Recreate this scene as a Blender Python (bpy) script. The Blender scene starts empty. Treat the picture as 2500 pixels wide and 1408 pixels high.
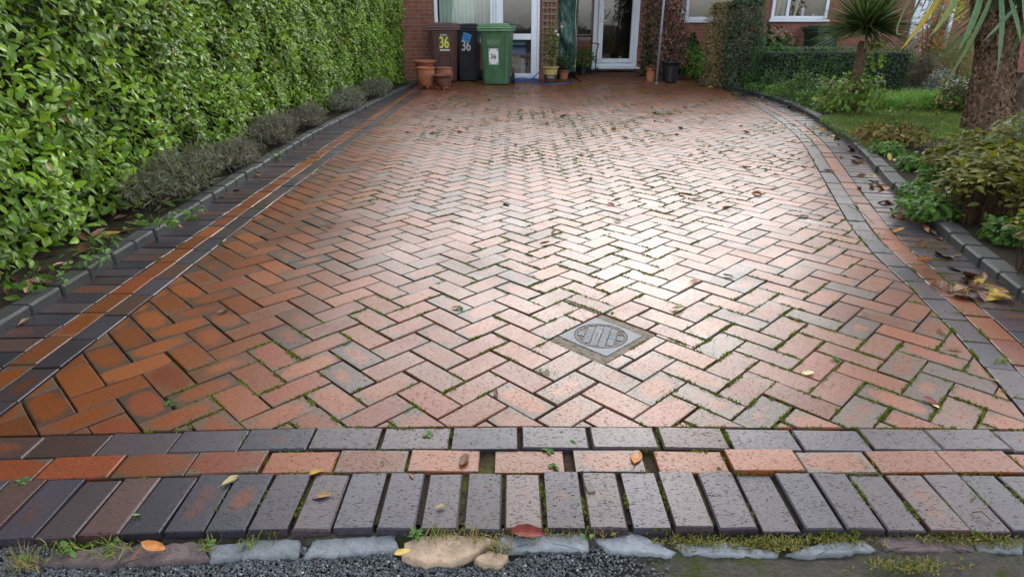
import bpy, math, random
import numpy as np
from mathutils import Vector, Matrix, noise as noise3

# ------------------------------------------------------------------ camera, world, sun
S = bpy.context.scene
COL = S.collection
F_PX, CX, CY = 1560.0, 1250.0, 704.0
TH = math.atan((CY - 47.0) / F_PX)          # downward tilt
CAM_H = math.cos(TH) / 0.797
cd = bpy.data.cameras.new('camera')
cam = bpy.data.objects.new('camera', cd)
COL.objects.link(cam)
cam.location = (0, 0, CAM_H)
cam.rotation_euler = (math.pi / 2 - TH, 0, 0)
cd.sensor_fit = 'HORIZONTAL'
cd.sensor_width = 36.0
cd.lens = 36.0 * F_PX / 2500.0
cd.clip_start = 0.05
cd.clip_end = 500
S.camera = cam

SUN_EL, SUN_AZ = math.radians(29), math.radians(11)   # azimuth from +Y towards +X
W = bpy.data.worlds.new('World')
S.world = W
W.use_nodes = True
wn = W.node_tree.nodes
wn.clear()
sky = wn.new('ShaderNodeTexSky')
sky.sky_type = 'NISHITA'
sky.sun_disc = False
sky.sun_elevation = SUN_EL
sky.sun_rotation = SUN_AZ
sky.air_density = 1.0
sky.dust_density = 1.2
sky.ozone_density = 1.0
hs = wn.new('ShaderNodeHueSaturation')
hs.inputs['Saturation'].default_value = 0.3
bg = wn.new('ShaderNodeBackground')
bg.inputs['Strength'].default_value = 0.15
wo = wn.new('ShaderNodeOutputWorld')
W.node_tree.links.new(sky.outputs[0], hs.inputs['Color'])
W.node_tree.links.new(hs.outputs[0], bg.inputs[0])
W.node_tree.links.new(bg.outputs[0], wo.inputs[0])
ld = bpy.data.lights.new('sun', 'SUN')
ld.energy = 0.5
ld.angle = math.radians(72)
ld.color = (1.0, 0.975, 0.94)
sun = bpy.data.objects.new('sun', ld)
COL.objects.link(sun)
sd = Vector((math.sin(SUN_AZ) * math.cos(SUN_EL), math.cos(SUN_AZ) * math.cos(SUN_EL), math.sin(SUN_EL)))
sun.rotation_euler = sd.to_track_quat('Z', 'Y').to_euler()
sun.location = sd * 60
S.view_settings.view_transform = 'Standard'
S.view_settings.look = 'None'
S.view_settings.exposure = 1.8
S.view_settings.gamma = 1.0
S.cycles.max_bounces = 8
S.cycles.transparent_max_bounces = 12
S.cycles.use_denoising = True

rng = np.random.default_rng(36)
random.seed(36)

# ------------------------------------------------------------------ photo pixel -> place
def ray(x, y):
    v = (y - CY) / F_PX
    c, s = math.cos(TH), math.sin(TH)
    return np.array([(x - CX) / F_PX, c - v * s, -s - v * c])
def gr(x, y, z=0.0):
    """point of the plane at height z seen at photo pixel x, y"""
    d = ray(x, y)
    t = (CAM_H - z) / -d[2]
    return np.array([0, 0, CAM_H]) + t * d
def at(x, y, Y):
    """point at distance Y seen at photo pixel x, y"""
    d = ray(x, y)
    return np.array([0, 0, CAM_H]) + d * (Y / d[1])

# ------------------------------------------------------------------ mesh helpers
class G:
    def __init__(s):
        s.v, s.c, s.f, s.n, s.x = [], [], {}, 0, []
    def add(s, V, Fs, col=(0.5, 0.5, 0.5), mi=0):
        V = np.asarray(V, float).reshape(-1, 3)
        col = np.asarray(col, float)
        if col.ndim == 1:
            col = np.tile(col[:3], (len(V), 1))
        s.v.append(V); s.c.append(col)
        for f in Fs:
            s.f.setdefault(len(f), []).append(np.asarray([f]) + s.n)
        s.n += len(V)
        return s
    def addarr(s, V, Fa, col):
        """V (n,3); Fa list of (m,k) int arrays; col (n,3)"""
        s.v.append(V); s.c.append(col)
        for a in Fa:
            s.f.setdefault(a.shape[1], []).append(a + s.n)
        s.n += len(V)
        return s
    def build(s, name, mat, parent=None, smooth=False, attrs=None):
        me = bpy.data.meshes.new(name)
        V = np.concatenate(s.v); C = np.concatenate(s.c)
        me.vertices.add(len(V)); me.vertices.foreach_set('co', V.ravel())
        arrs = [(k, np.concatenate(a)) for k, a in s.f.items()]
        loops = np.concatenate([a.ravel() for k, a in arrs]).astype(np.int32)
        tot = np.concatenate([np.full(len(a), k) for k, a in arrs]).astype(np.int32)
        start = np.concatenate([[0], np.cumsum(tot)[:-1]]).astype(np.int32)
        me.loops.add(len(loops)); me.loops.foreach_set('vertex_index', loops)
        me.polygons.add(len(tot)); me.polygons.foreach_set('loop_start', start)
        me.polygons.foreach_set('use_smooth', np.full(len(tot), bool(smooth)))
        a = me.attributes.new('Col', 'FLOAT_COLOR', 'POINT')
        a.data.foreach_set('color', np.concatenate([C, np.ones((len(C), 1))], 1).ravel())
        for nm, val in (attrs or {}).items():
            at_ = me.attributes.new(nm, 'FLOAT_VECTOR', 'POINT')
            at_.data.foreach_set('vector', np.concatenate(val).ravel())
        me.update(); me.validate()
        me.materials.append(mat)
        o = bpy.data.objects.new(name, me)
        COL.objects.link(o)
        if parent is not None:
            o.parent = parent
        return o
def tag(o, label=None, cat=None, group=None, kind=None):
    if label: o['label'] = label
    if cat: o['category'] = cat
    if group: o['group'] = group
    if kind: o['kind'] = kind
    return o
def thing(name, label, cat, loc=(0, 0, 0), rz=0, group=None):
    o = bpy.data.objects.new(name, None)
    COL.objects.link(o)
    o.empty_display_size = 0.05
    o.location = [float(q) for q in loc]
    o.rotation_euler = (0, 0, rz)
    return tag(o, label, cat, group)
def dup(o, parent=None):
    c = o.copy(); COL.objects.link(c)
    if parent is not None: c.parent = parent
    for ch in list(o.children): dup(ch, c)
    return c

def cbox(g, x0, x1, y0, y1, z0, z1, b=0.004, col=(.5, .5, .5), M=None, T=None):
    """chamfered box"""
    b = min(b, (x1-x0)*.45, (y1-y0)*.45, (z1-z0)*.45)
    V, idx = [], {}
    for i, x in enumerate((x0, x1)):
        for j, y in enumerate((y0, y1)):
            for k, z in enumerate((z0, z1)):
                sx, sy, sz = (1-2*i)*b, (1-2*j)*b, (1-2*k)*b
                for a, p in enumerate(((x, y+sy, z+sz), (x+sx, y, z+sz), (x+sx, y+sy, z))):
                    idx[i, j, k, a] = len(V); V.append(p)
    Fs = []
    I = idx
    for s in (0, 1):
        q = [I[s,0,0,0], I[s,1,0,0], I[s,1,1,0], I[s,0,1,0]]; Fs.append(q if s else q[::-1])
        q = [I[0,s,0,1], I[0,s,1,1], I[1,s,1,1], I[1,s,0,1]]; Fs.append(q if s else q[::-1])
        q = [I[0,0,s,2], I[1,0,s,2], I[1,1,s,2], I[0,1,s,2]]; Fs.append(q if s else q[::-1])
    for s in (0, 1):
        for t in (0, 1):
            q = [I[s,t,0,0], I[s,t,0,1], I[s,t,1,1], I[s,t,1,0]]; Fs.append(q if s == t else q[::-1])
            q = [I[s,0,t,2], I[s,0,t,0], I[s,1,t,0], I[s,1,t,2]]; Fs.append(q[::-1] if s != t else q)
            q = [I[0,s,t,1], I[0,s,t,2], I[1,s,t,2], I[1,s,t,1]]; Fs.append(q if s == t else q[::-1])
    for s in (0, 1):
        for t in (0, 1):
            for u in (0, 1):
                q = [I[s,t,u,0], I[s,t,u,1], I[s,t,u,2]]
                Fs.append(q if (s+t+u) % 2 else q[::-1])
    V = np.array(V)
    if M is not None: V = V @ np.asarray(M).T
    if T is not None: V = V + np.asarray(T)
    g.add(V, Fs, col)
def tube(g, P, R, n=8, col=(.5, .5, .5), cap=True):
    P = np.asarray(P, float); m = len(P)
    R = np.full(m, R) if np.isscalar(R) else np.asarray(R, float)
    Tn = np.gradient(P, axis=0); Tn /= np.linalg.norm(Tn, axis=1)[:, None] + 1e-9
    up = np.array([0, 0, 1.0]) if abs(Tn[0][2]) < .9 else np.array([1.0, 0, 0])
    V = []
    for i in range(m):
        a = np.cross(Tn[i], up); a /= np.linalg.norm(a) + 1e-9
        b = np.cross(a, Tn[i]); up = b
        th = np.arange(n) * 2*math.pi/n
        V.append(P[i] + R[i]*(np.cos(th)[:, None]*a + np.sin(th)[:, None]*b))
    Fs = [[i*n+j, (i+1)*n+j, (i+1)*n+(j+1) % n, i*n+(j+1) % n] for i in range(m-1) for j in range(n)]
    if cap:
        Fs += [list(range(n)), list(range((m-1)*n, m*n))[::-1]]
    g.add(np.concatenate(V), Fs, col)
def lathe(g, prof, n=32, col=(.5, .5, .5), rib=None, T=(0, 0, 0), cols=None):
    V, C = [], []
    for i, (r, z) in enumerate(prof):
        for j in range(n):
            th = 2*math.pi*j/n
            rr = r * (1 + (rib(th, z) if rib else 0))
            V.append((rr*math.cos(th)+T[0], rr*math.sin(th)+T[1], z+T[2]))
            C.append(cols[i] if cols else col)
    m = len(prof)
    Fs = [[i*n+j, i*n+(j+1) % n, (i+1)*n+(j+1) % n, (i+1)*n+j] for i in range(m-1) for j in range(n)]
    Fs.append(list(range(n))[::-1]); Fs.append(list(range((m-1)*n, m*n)))
    g.add(V, Fs, np.array(C))
def quad(g, pts, col=(.5, .5, .5)):
    g.add(pts, [list(range(len(pts)))], col)

# leaf templates: x = length (0..1), y = half width, z = normal
def leaf_tpl(kind='laurel'):
    if kind == 'small':
        V = np.array([[0,0,0],[.45,.5,.08],[.5,0,0],[.45,-.5,.08],[1,0,-.06]])
        return V, [np.array([[0,2,1],[0,3,2],[1,2,4],[2,3,4]])]
    if kind == 'blade':
        V = np.array([[0,.5,0],[0,-.5,0],[.4,.45,.10],[.4,-.45,.10],[.75,.3,.06],[.75,-.3,.06],[1,0,-.10]])
        return V, [np.array([[0,1,3,2],[2,3,5,4]]), np.array([[4,5,6]])]
    if kind == 'needle':
        V = np.array([[0,.5,0],[0,-.5,0],[.55,.5,.04],[.55,-.5,.04],[1,0,0]])
        return V, [np.array([[0,1,3,2]]), np.array([[2,3,4]])]
    xs = [0, .22, .55, .85]
    ws = [.10, .40, .50, .24]
    zs = [0, .05, .06, 0.0]
    V = []
    for x, w, z in zip(xs, ws, zs):
        V += [[x, w, z+.25*w*.5], [x, 0, z], [x, -w, z+.25*w*.5]]
    V.append([1.0, 0, -.07])
    q = []
    for i in range(3):
        a = i*3
        q += [[a, a+1, a+4, a+3], [a+1, a+2, a+5, a+4]]
    return np.array(V), [np.array(q), np.array([[9,10,12],[10,11,12]])]
TPL = {k: leaf_tpl(k) for k in ('laurel', 'small', 'blade', 'needle')}

def unit(a):
    return a / (np.linalg.norm(a, axis=-1, keepdims=True) + 1e-9)
def leaves(g, pos, nrm, tip, L, Wd, cols, kind='small', zs=1.0):
    """scatter many leaves: one template, N placements"""
    V, Fa = TPL[kind]
    N = len(pos)
    nrm = unit(nrm); t = unit(tip - nrm*np.sum(tip*nrm, 1)[:, None]); b = np.cross(nrm, t)
    L = np.broadcast_to(L, N); Wd = np.broadcast_to(Wd, N)
    Vx = (pos[:, None] + V[None, :, :1]*L[:, None, None]*t[:, None] + V[None, :, 1:2]*Wd[:, None, None]*b[:, None]
          + V[None, :, 2:3]*(L*zs)[:, None, None]*nrm[:, None])
    k = len(V)
    off = (np.arange(N)*k)[:, None, None]
    Fl = [(f[None]+off).reshape(-1, f.shape[1]) for f in Fa]
    g.addarr(Vx.reshape(-1, 3), Fl, np.repeat(cols, k, 0))
def pal(cols, N, var=.22, clump=None):
    cols = np.array(cols)
    w = rng.dirichlet(np.full(len(cols), .35), N)
    c = w @ cols
    c = c * rng.uniform(1-var, 1+var, (N, 1))
    return np.clip(c, 0, 1)

# ------------------------------------------------------------------ materials
def nt(name):
    m = bpy.data.materials.new(name); m.use_nodes = True
    n = m.node_tree.nodes; l = m.node_tree.links
    n.clear()
    o = n.new('ShaderNodeOutputMaterial'); p = n.new('ShaderNodeBsdfPrincipled')
    l.new(p.outputs[0], o.inputs[0])
    return m, n, l, p, o
def N_(n, t, **kw):
    a = n.new('ShaderNode' + t)
    for k, v in kw.items():
        if k in a.inputs: a.inputs[k].default_value = v
        else: setattr(a, k, v)
    return a
def noise(n, l, scale, detail=3, rough=.5, vec=None, dist=0):
    a = N_(n, 'TexNoise', Scale=scale, Detail=detail, Roughness=rough, Distortion=dist)
    if vec is not None: l.new(vec, a.inputs['Vector'])
    return a.outputs[0]
def ramp(n, l, src, a, b, c0=(0, 0, 0, 1), c1=(1, 1, 1, 1)):
    r = n.new('ShaderNodeValToRGB')
    r.color_ramp.elements[0].position = a; r.color_ramp.elements[1].position = b
    r.color_ramp.elements[0].color = c0; r.color_ramp.elements[1].color = c1
    l.new(src, r.inputs[0])
    return r.outputs[0]
def mixc(n, l, f, a, b, mode='MIX'):
    m = n.new('ShaderNodeMix'); m.data_type = 'RGBA'; m.blend_type = mode
    for i, v in ((0, f), (6, a), (7, b)):
        if hasattr(v, 'is_linked') or hasattr(v, 'links'): l.new(v, m.inputs[i])
        else: m.inputs[i].default_value = v if not isinstance(v, tuple) else (*v[:3], 1)
    return m.outputs[2]
def math_(n, l, op, a, b=0.0, clamp=False):
    m = n.new('ShaderNodeMath'); m.operation = op; m.use_clamp = clamp
    for i, v in ((0, a), (1, b)):
        if hasattr(v, 'links'): l.new(v, m.inputs[i])
        else: m.inputs[i].default_value = v
    return m.outputs[0]
def bump(n, l, p, h, strength=.3, dist=.01, prev=None):
    b = N_(n, 'Bump', Strength=strength, Distance=dist)
    l.new(h, b.inputs['Height'])
    if prev is not None: l.new(prev, b.inputs['Normal'])
    l.new(b.outputs[0], p.inputs['Normal'])
    return b.outputs[0]
def objco(n):
    return n.new('ShaderNodeTexCoord').outputs['Object']
def attr(n, name, out='Color'):
    a = n.new('ShaderNodeAttribute'); a.attribute_name = name
    return a.outputs[out]

def m_attr(name, rough=.5, spec=.5, vs=20, var=.25, bmp=.0, bs=60, metal=0, coat=0):
    """surface whose own colour comes from its mesh, weathered by noise"""
    m, n, l, p, o = nt(name)
    v = objco(n)
    nz = noise(n, l, vs, 4, .6, v)
    k = ramp(n, l, nz, .25, .75, (1-var, 1-var, 1-var, 1), (1+var, 1+var, 1+var, 1))
    l.new(mixc(n, l, 1.0, attr(n, 'Col'), k, 'MULTIPLY'), p.inputs['Base Color'])
    p.inputs['Specular IOR Level'].default_value = spec
    p.inputs['Metallic'].default_value = metal
    p.inputs['Coat Weight'].default_value = coat
    rr = math_(n, l, 'ADD', math_(n, l, 'MULTIPLY', nz, .2), rough-.1)
    l.new(rr, p.inputs['Roughness'])
    if bmp: bump(n, l, p, noise(n, l, bs, 4, .6, v), bmp, .01)
    return m
def m_leaf(name, rough=.4, spec=.5, transl=.3, vs=30):
    m, n, l, p, o = nt(name)
    v = objco(n)
    nz = noise(n, l, vs, 3, .6, v)
    k = ramp(n, l, nz, .3, .7, (.8, .8, .8, 1), (1.15, 1.15, 1.15, 1))
    c = mixc(n, l, 1.0, attr(n, 'Col'), k, 'MULTIPLY')
    l.new(c, p.inputs['Base Color'])
    p.inputs['Roughness'].default_value = rough
    p.inputs['Specular IOR Level'].default_value = spec
    t = n.new('ShaderNodeBsdfTranslucent')
    l.new(mixc(n, l, 1.0, c, (1.3, 1.25, .5), 'MULTIPLY'), t.inputs[0])
    mx = n.new('ShaderNodeMixShader'); mx.inputs[0].default_value = transl
    l.new(p.outputs[0], mx.inputs[1]); l.new(t.outputs[0], mx.inputs[2]); l.new(mx.outputs[0], o.inputs[0])
    return m
def m_paver():
    m, n, l, p, o = nt('wet_clay_paver')
    v = objco(n)
    loc = n.new('ShaderNodeSeparateXYZ'); l.new(attr(n, 'loc', 'Vector'), loc.inputs[0])
    # fired heart of each paver: warm patch fading to its smoky edges
    nz = noise(n, l, 14, 3, .55, v)
    du = math_(n, l, 'POWER', math_(n, l, 'ABSOLUTE', loc.outputs[0]), 2.2)
    dv = math_(n, l, 'POWER', math_(n, l, 'ABSOLUTE', loc.outputs[1]), 2.2)
    d = math_(n, l, 'ADD', math_(n, l, 'ADD', du, dv), math_(n, l, 'MULTIPLY', math_(n, l, 'SUBTRACT', nz, .5), 1.6))
    core = ramp(n, l, math_(n, l, 'SUBTRACT', loc.outputs[2], d), .02, .5)
    c = mixc(n, l, core, attr(n, 'Col'), attr(n, 'heart'))
    # streaks and weathering
    mp = N_(n, 'Mapping'); mp.inputs['Scale'].default_value = (60, 240, 60); l.new(v, mp.inputs[0])
    st = noise(n, l, 1.0, 4, .65, mp.outputs[0])
    c = mixc(n, l, 1.0, c, ramp(n, l, st, .25, .75, (.68, .68, .70, 1), (1.28, 1.27, 1.24, 1)), 'MULTIPLY')
    big = noise(n, l, 1.3, 4, .6, v)
    c = mixc(n, l, 1.0, c, ramp(n, l, big, .3, .7, (.9, .9, .9, 1), (1.08, 1.08, 1.08, 1)), 'MULTIPLY')
    # drag pits
    mp2 = N_(n, 'Mapping'); mp2.inputs['Scale'].default_value = (95, 300, 95); l.new(v, mp2.inputs[0])
    pit = ramp(n, l, noise(n, l, 1.0, 2, .5, mp2.outputs[0], .6), .615, .65)
    c = mixc(n, l, math_(n, l, 'MULTIPLY', pit, .7), c, (.025, .018, .015))
    l.new(c, p.inputs['Base Color'])
    wet = noise(n, l, 2.2, 4, .6, v)
    r = math_(n, l, 'ADD', ramp(n, l, wet, .3, .7, (.27, .27, .27, 1), (.42, .42, .42, 1)), math_(n, l, 'MULTIPLY', pit, .3))
    l.new(r, p.inputs['Roughness'])
    l.new(math_(n, l, 'MULTIPLY', math_(n, l, 'SUBTRACT', 1.0, math_(n, l, 'MULTIPLY', pit, .85)), .36), p.inputs['Specular IOR Level'])
    b0 = bump(n, l, p, math_(n, l, 'SUBTRACT', math_(n, l, 'MULTIPLY', st, .5), pit), .42, .0014)
    bump(n, l, p, noise(n, l, 30, 3, .5, v), .22, .002, b0)
    return m
def m_joint():
    m, n, l, p, o = nt('joint_sand_and_moss')
    v = objco(n)
    c = mixc(n, l, ramp(n, l, noise(n, l, 90, 3, .6, v), .3, .7), (.018, .012, .009), (.06, .04, .028))
    ms = ramp(n, l, noise(n, l, 2.6, 5, .7, v), .50, .62)
    c = mixc(n, l, ms, c, mixc(n, l, noise(n, l, 60, 3, .6, v), (.03, .05, .008), (.13, .15, .02)))
    l.new(c, p.inputs['Base Color'])
    p.inputs['Roughness'].default_value = .95
    p.inputs['Specular IOR Level'].default_value = .15
    bump(n, l, p, noise(n, l, 140, 3, .6, v), .8, .006)
    return m
def m_soil(name, ca, cb, cc, scale=12, th=(.5, .62), bs=70, rough=.95):
    m, n, l, p, o = nt(name)
    v = objco(n)
    c = mixc(n, l, noise(n, l, scale*4, 5, .7, v), ca, cb)
    c = mixc(n, l, ramp(n, l, noise(n, l, scale*.4, 5, .7, v), *th), c, cc)
    l.new(c, p.inputs['Base Color'])
    p.inputs['Roughness'].default_value = rough
    p.inputs['Specular IOR Level'].default_value = .2
    bump(n, l, p, noise(n, l, bs, 5, .7, v), .9, .02)
    return m
def m_brickwall(name, c1, c2, mortar, sc=1.0):
    m, n, l, p, o = nt(name)
    g = n.new('ShaderNodeNewGeometry')
    sp = n.new('ShaderNodeSeparateXYZ'); l.new(objco(n), sp.inputs[0])
    cb = n.new('ShaderNodeCombineXYZ')
    l.new(math_(n, l, 'ADD', sp.outputs[0], sp.outputs[1]), cb.inputs[0]); l.new(sp.outputs[2], cb.inputs[1])
    br = n.new('ShaderNodeTexBrick')
    l.new(cb.outputs[0], br.inputs['Vector'])
    br.inputs['Scale'].default_value = sc
    br.inputs['Mortar Size'].default_value = .006
    br.inputs['Mortar Smooth'].default_value = .2
    br.inputs['Brick Width'].default_value = .225
    br.inputs['Row Height'].default_value = .075
    br.inputs['Bias'].default_value = 0
    br.inputs['Color1'].default_value = (*c1, 1); br.inputs['Color2'].default_value = (*c2, 1)
    br.inputs['Mortar'].default_value = (*mortar, 1)
    nz = noise(n, l, 6, 5, .65, objco(n))
    c = mixc(n, l, 1.0, br.outputs[0], ramp(n, l, nz, .3, .7, (.7, .72, .72, 1), (1.2, 1.17, 1.15, 1)), 'MULTIPLY')
    l.new(c, p.inputs['Base Color'])
    p.inputs['Roughness'].default_value = .85
    bump(n, l, p, math_(n, l, 'SUBTRACT', noise(n, l, 90, 3, .6, objco(n)), br.outputs[1]), .5, .006)
    return m
def m_glass(name, tint=(.9, .95, .95), dark=0.0):
    m, n, l, p, o = nt(name)
    gl = N_(n, 'BsdfGlossy', Roughness=.03)
    tr = N_(n, 'BsdfTransparent'); tr.inputs[0].default_value = (*tint, 1)
    fr = N_(n, 'Fresnel', IOR=1.55)
    f2 = math_(n, l, 'ADD', math_(n, l, 'MULTIPLY', fr.outputs[0], 1.3), .03, True)
    gn = N_(n, 'Bump', Strength=.05, Distance=.02)
    l.new(noise(n, l, 2.5, 2, .5, objco(n)), gn.inputs['Height']); l.new(gn.outputs[0], gl.inputs['Normal'])
    mx = n.new('ShaderNodeMixShader')
    l.new(f2, mx.inputs[0]); l.new(tr.outputs[0], mx.inputs[1]); l.new(gl.outputs[0], mx.inputs[2])
    l.new(mx.outputs[0], o.inputs[0])
    return m
def m_bark(name):
    m, n, l, p, o = nt(name)
    v = objco(n)
    nz = noise(n, l, 18, 5, .7, v)
    l.new(mixc(n, l, 1.0, attr(n, 'Col'), ramp(n, l, nz, .25, .75, (.55, .55, .55, 1), (1.35, 1.3, 1.25, 1)), 'MULTIPLY'), p.inputs['Base Color'])
    p.inputs['Roughness'].default_value = .9
    p.inputs['Specular IOR Level'].default_value = .2
    bump(n, l, p, noise(n, l, 45, 5, .7, v), .8, .02)
    return m
def m_lawn():
    return m_soil('lawn_soil', (.03, .035, .012), (.05, .06, .015), (.045, .035, .02), 10)

M_PAVER = m_paver()
M_JOINT = m_joint()
M_KERB = m_attr('dark_concrete_kerb', .62, .45, 14, .35, .45, 90)
M_SOIL = m_soil('dark_soil', (.014, .010, .007), (.045, .032, .02), (.03, .04, .012), 12)
M_LAWN = m_lawn()
M_MUD = m_soil('muddy_verge', (.03, .027, .022), (.12, .11, .09), (.045, .06, .012), 16, (.50, .60), 90)
M_ROAD = m_soil('road_tar', (.02, .021, .022), (.045, .046, .048), (.03, .03, .03), 30)
M_STONE = m_attr('rough_stone', .8, .3, 25, .35, .9, 60)
M_GRAVEL = m_attr('road_chippings', .55, .45, 60, .3, .3, 150)
M_LAUREL = m_leaf('laurel_leaf', .4, .42, .3)
M_LEAF = m_leaf('garden_leaf', .55, .28, .3)
M_DULL = m_leaf('dull_leaf', .7, .25, .2)
M_DRY = m_attr('fallen_leaf', .6, .35, 60, .35)
M_TWIG = m_bark('twig_bark')
M_BARK = m_bark('tree_bark')
M_WALL = m_brickwall('red_brick_wall', (.24, .085, .05), (.17, .065, .045), (.20, .15, .115))
M_WALL2 = m_brickwall('neighbour_brick_wall', (.25, .095, .065), (.20, .075, .055), (.20, .13, .10))
M_PVC = m_attr('white_plastic_frame', .3, .5, 3, .05)
M_GLASS = m_glass('window_glass')
M_DARK = m_attr('dark_interior', .9, .1, 4, .4)
M_BLIND = m_attr('pale_blind', .8, .2, 3, .12)
M_PLASTIC = m_attr('bin_plastic', .45, .4, 5, .32, .08, 300)
M_RUBBER = m_attr('black_rubber', .7, .3, 9, .2)
M_PAINT = m_attr('sticker_print', .5, .4, 40, .12)
M_TERRA = m_attr('terracotta', .75, .25, 12, .32, .3, 120)
M_GLAZE = m_attr('glazed_pot', .35, .5, 16, .25)
M_METAL = m_attr('painted_metal', .45, .5, 12, .2)
M_GALV = m_attr('galvanised_pole', .45, .5, 9, .2, .05, 80)
M_WOOD = m_attr('weathered_wood', .85, .2, 30, .35, .4, 80)
M_TARP = m_attr('green_tarpaulin', .4, .5, 3, .3)
M_TILE = m_attr('roof_tiles', .8, .3, 5, .3, .5, 20)
M_HOSE = m_attr('blue_hose', .35, .5, 10, .1)
M_PLATE = m_attr('grey_moulded_plastic', .55, .5, 30, .2, .15, 200)

# ------------------------------------------------------------------ the drive: its edges
def curve(pts, n=240):
    """smooth line through ground points, resampled evenly"""
    P = np.array(pts, float)
    t = np.concatenate([[0], np.cumsum(np.linalg.norm(np.diff(P, axis=0), axis=1))])
    # Catmull-Rom style via cubic hermite
    m = np.gradient(P, t, axis=0)
    tt = np.linspace(0, t[-1], n)
    i = np.clip(np.searchsorted(t, tt, 'right')-1, 0, len(t)-2)
    h = t[i+1]-t[i]; u = ((tt-t[i])/h)[:, None]; h = h[:, None]
    Q = (2*u**3-3*u**2+1)*P[i] + (u**3-2*u**2+u)*h*m[i] + (-2*u**3+3*u**2)*P[i+1] + (u**3-u**2)*h*m[i+1]
    return Q
class Line:
    def __init__(s, Q):
        s.Q = Q
        s.t = np.concatenate([[0], np.cumsum(np.linalg.norm(np.diff(Q, axis=0), axis=1))])
        T = np.gradient(Q, axis=0); T /= np.linalg.norm(T, axis=1)[:, None]
        s.N = np.stack([T[:, 1], -T[:, 0]], 1)      # to the right of travel
        s.T = T
        s.len = s.t[-1]
    def at(s, d, off=0.0):
        p = np.array([np.interp(d, s.t, s.Q[:, k]) for k in (0, 1)])
        n = np.array([np.interp(d, s.t, s.N[:, k]) for k in (0, 1)])
        return p + n/np.linalg.norm(n)*off
def G2(x, y): return gr(x, y)[:2]
Y_DARK = gr(1250, 1043)[1]; Y_OR = gr(1250, 1097)[1]; Y_SOL = gr(1250, 1153)[1]; Y_FR = gr(1250, 1292)[1]
YH = gr(1250, 195)[1]        # line of the house front
LH = Line(curve([(-1.62, Y_DARK-.02), (-1.63, 3.2), (-1.63, 5.2), (-1.60, 9), (-1.56, YH-.3)]))
RH = Line(curve([(1.60, Y_DARK-.02)] + [tuple(G2(*p)) for p in [(2300, 780), (2105, 588), (2035, 480), (1990, 400), (1960, 350), (1895, 290), (1800, 238)]]))
LK = Line(curve([(-2.03, 1.20), (-2.03, 3.0), (-2.05, 4.0), (-2.10, 6.2), (-2.02, 9.0), (-1.80, YH-1.0)]))
RK = Line(curve([(2.13, 1.20), (2.17, 2.1)] + [tuple(G2(*p)) for p in [(2500, 745), (2390, 655), (2240, 525), (2170, 455), (2120, 400), (2060, 340), (2000, 300), (1920, 258), (1850, 235), (1780, 218), (1695, 201)]]))

def warp(P):
    P = np.array(P, float)
    w = np.clip((2.5-P[:, 1])/.8, 0, 1)
    k = np.where(P[:, 0] < 0, .019, .006)
    P[:, 1] -= w*k*P[:, 0]**2
    return P

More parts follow.
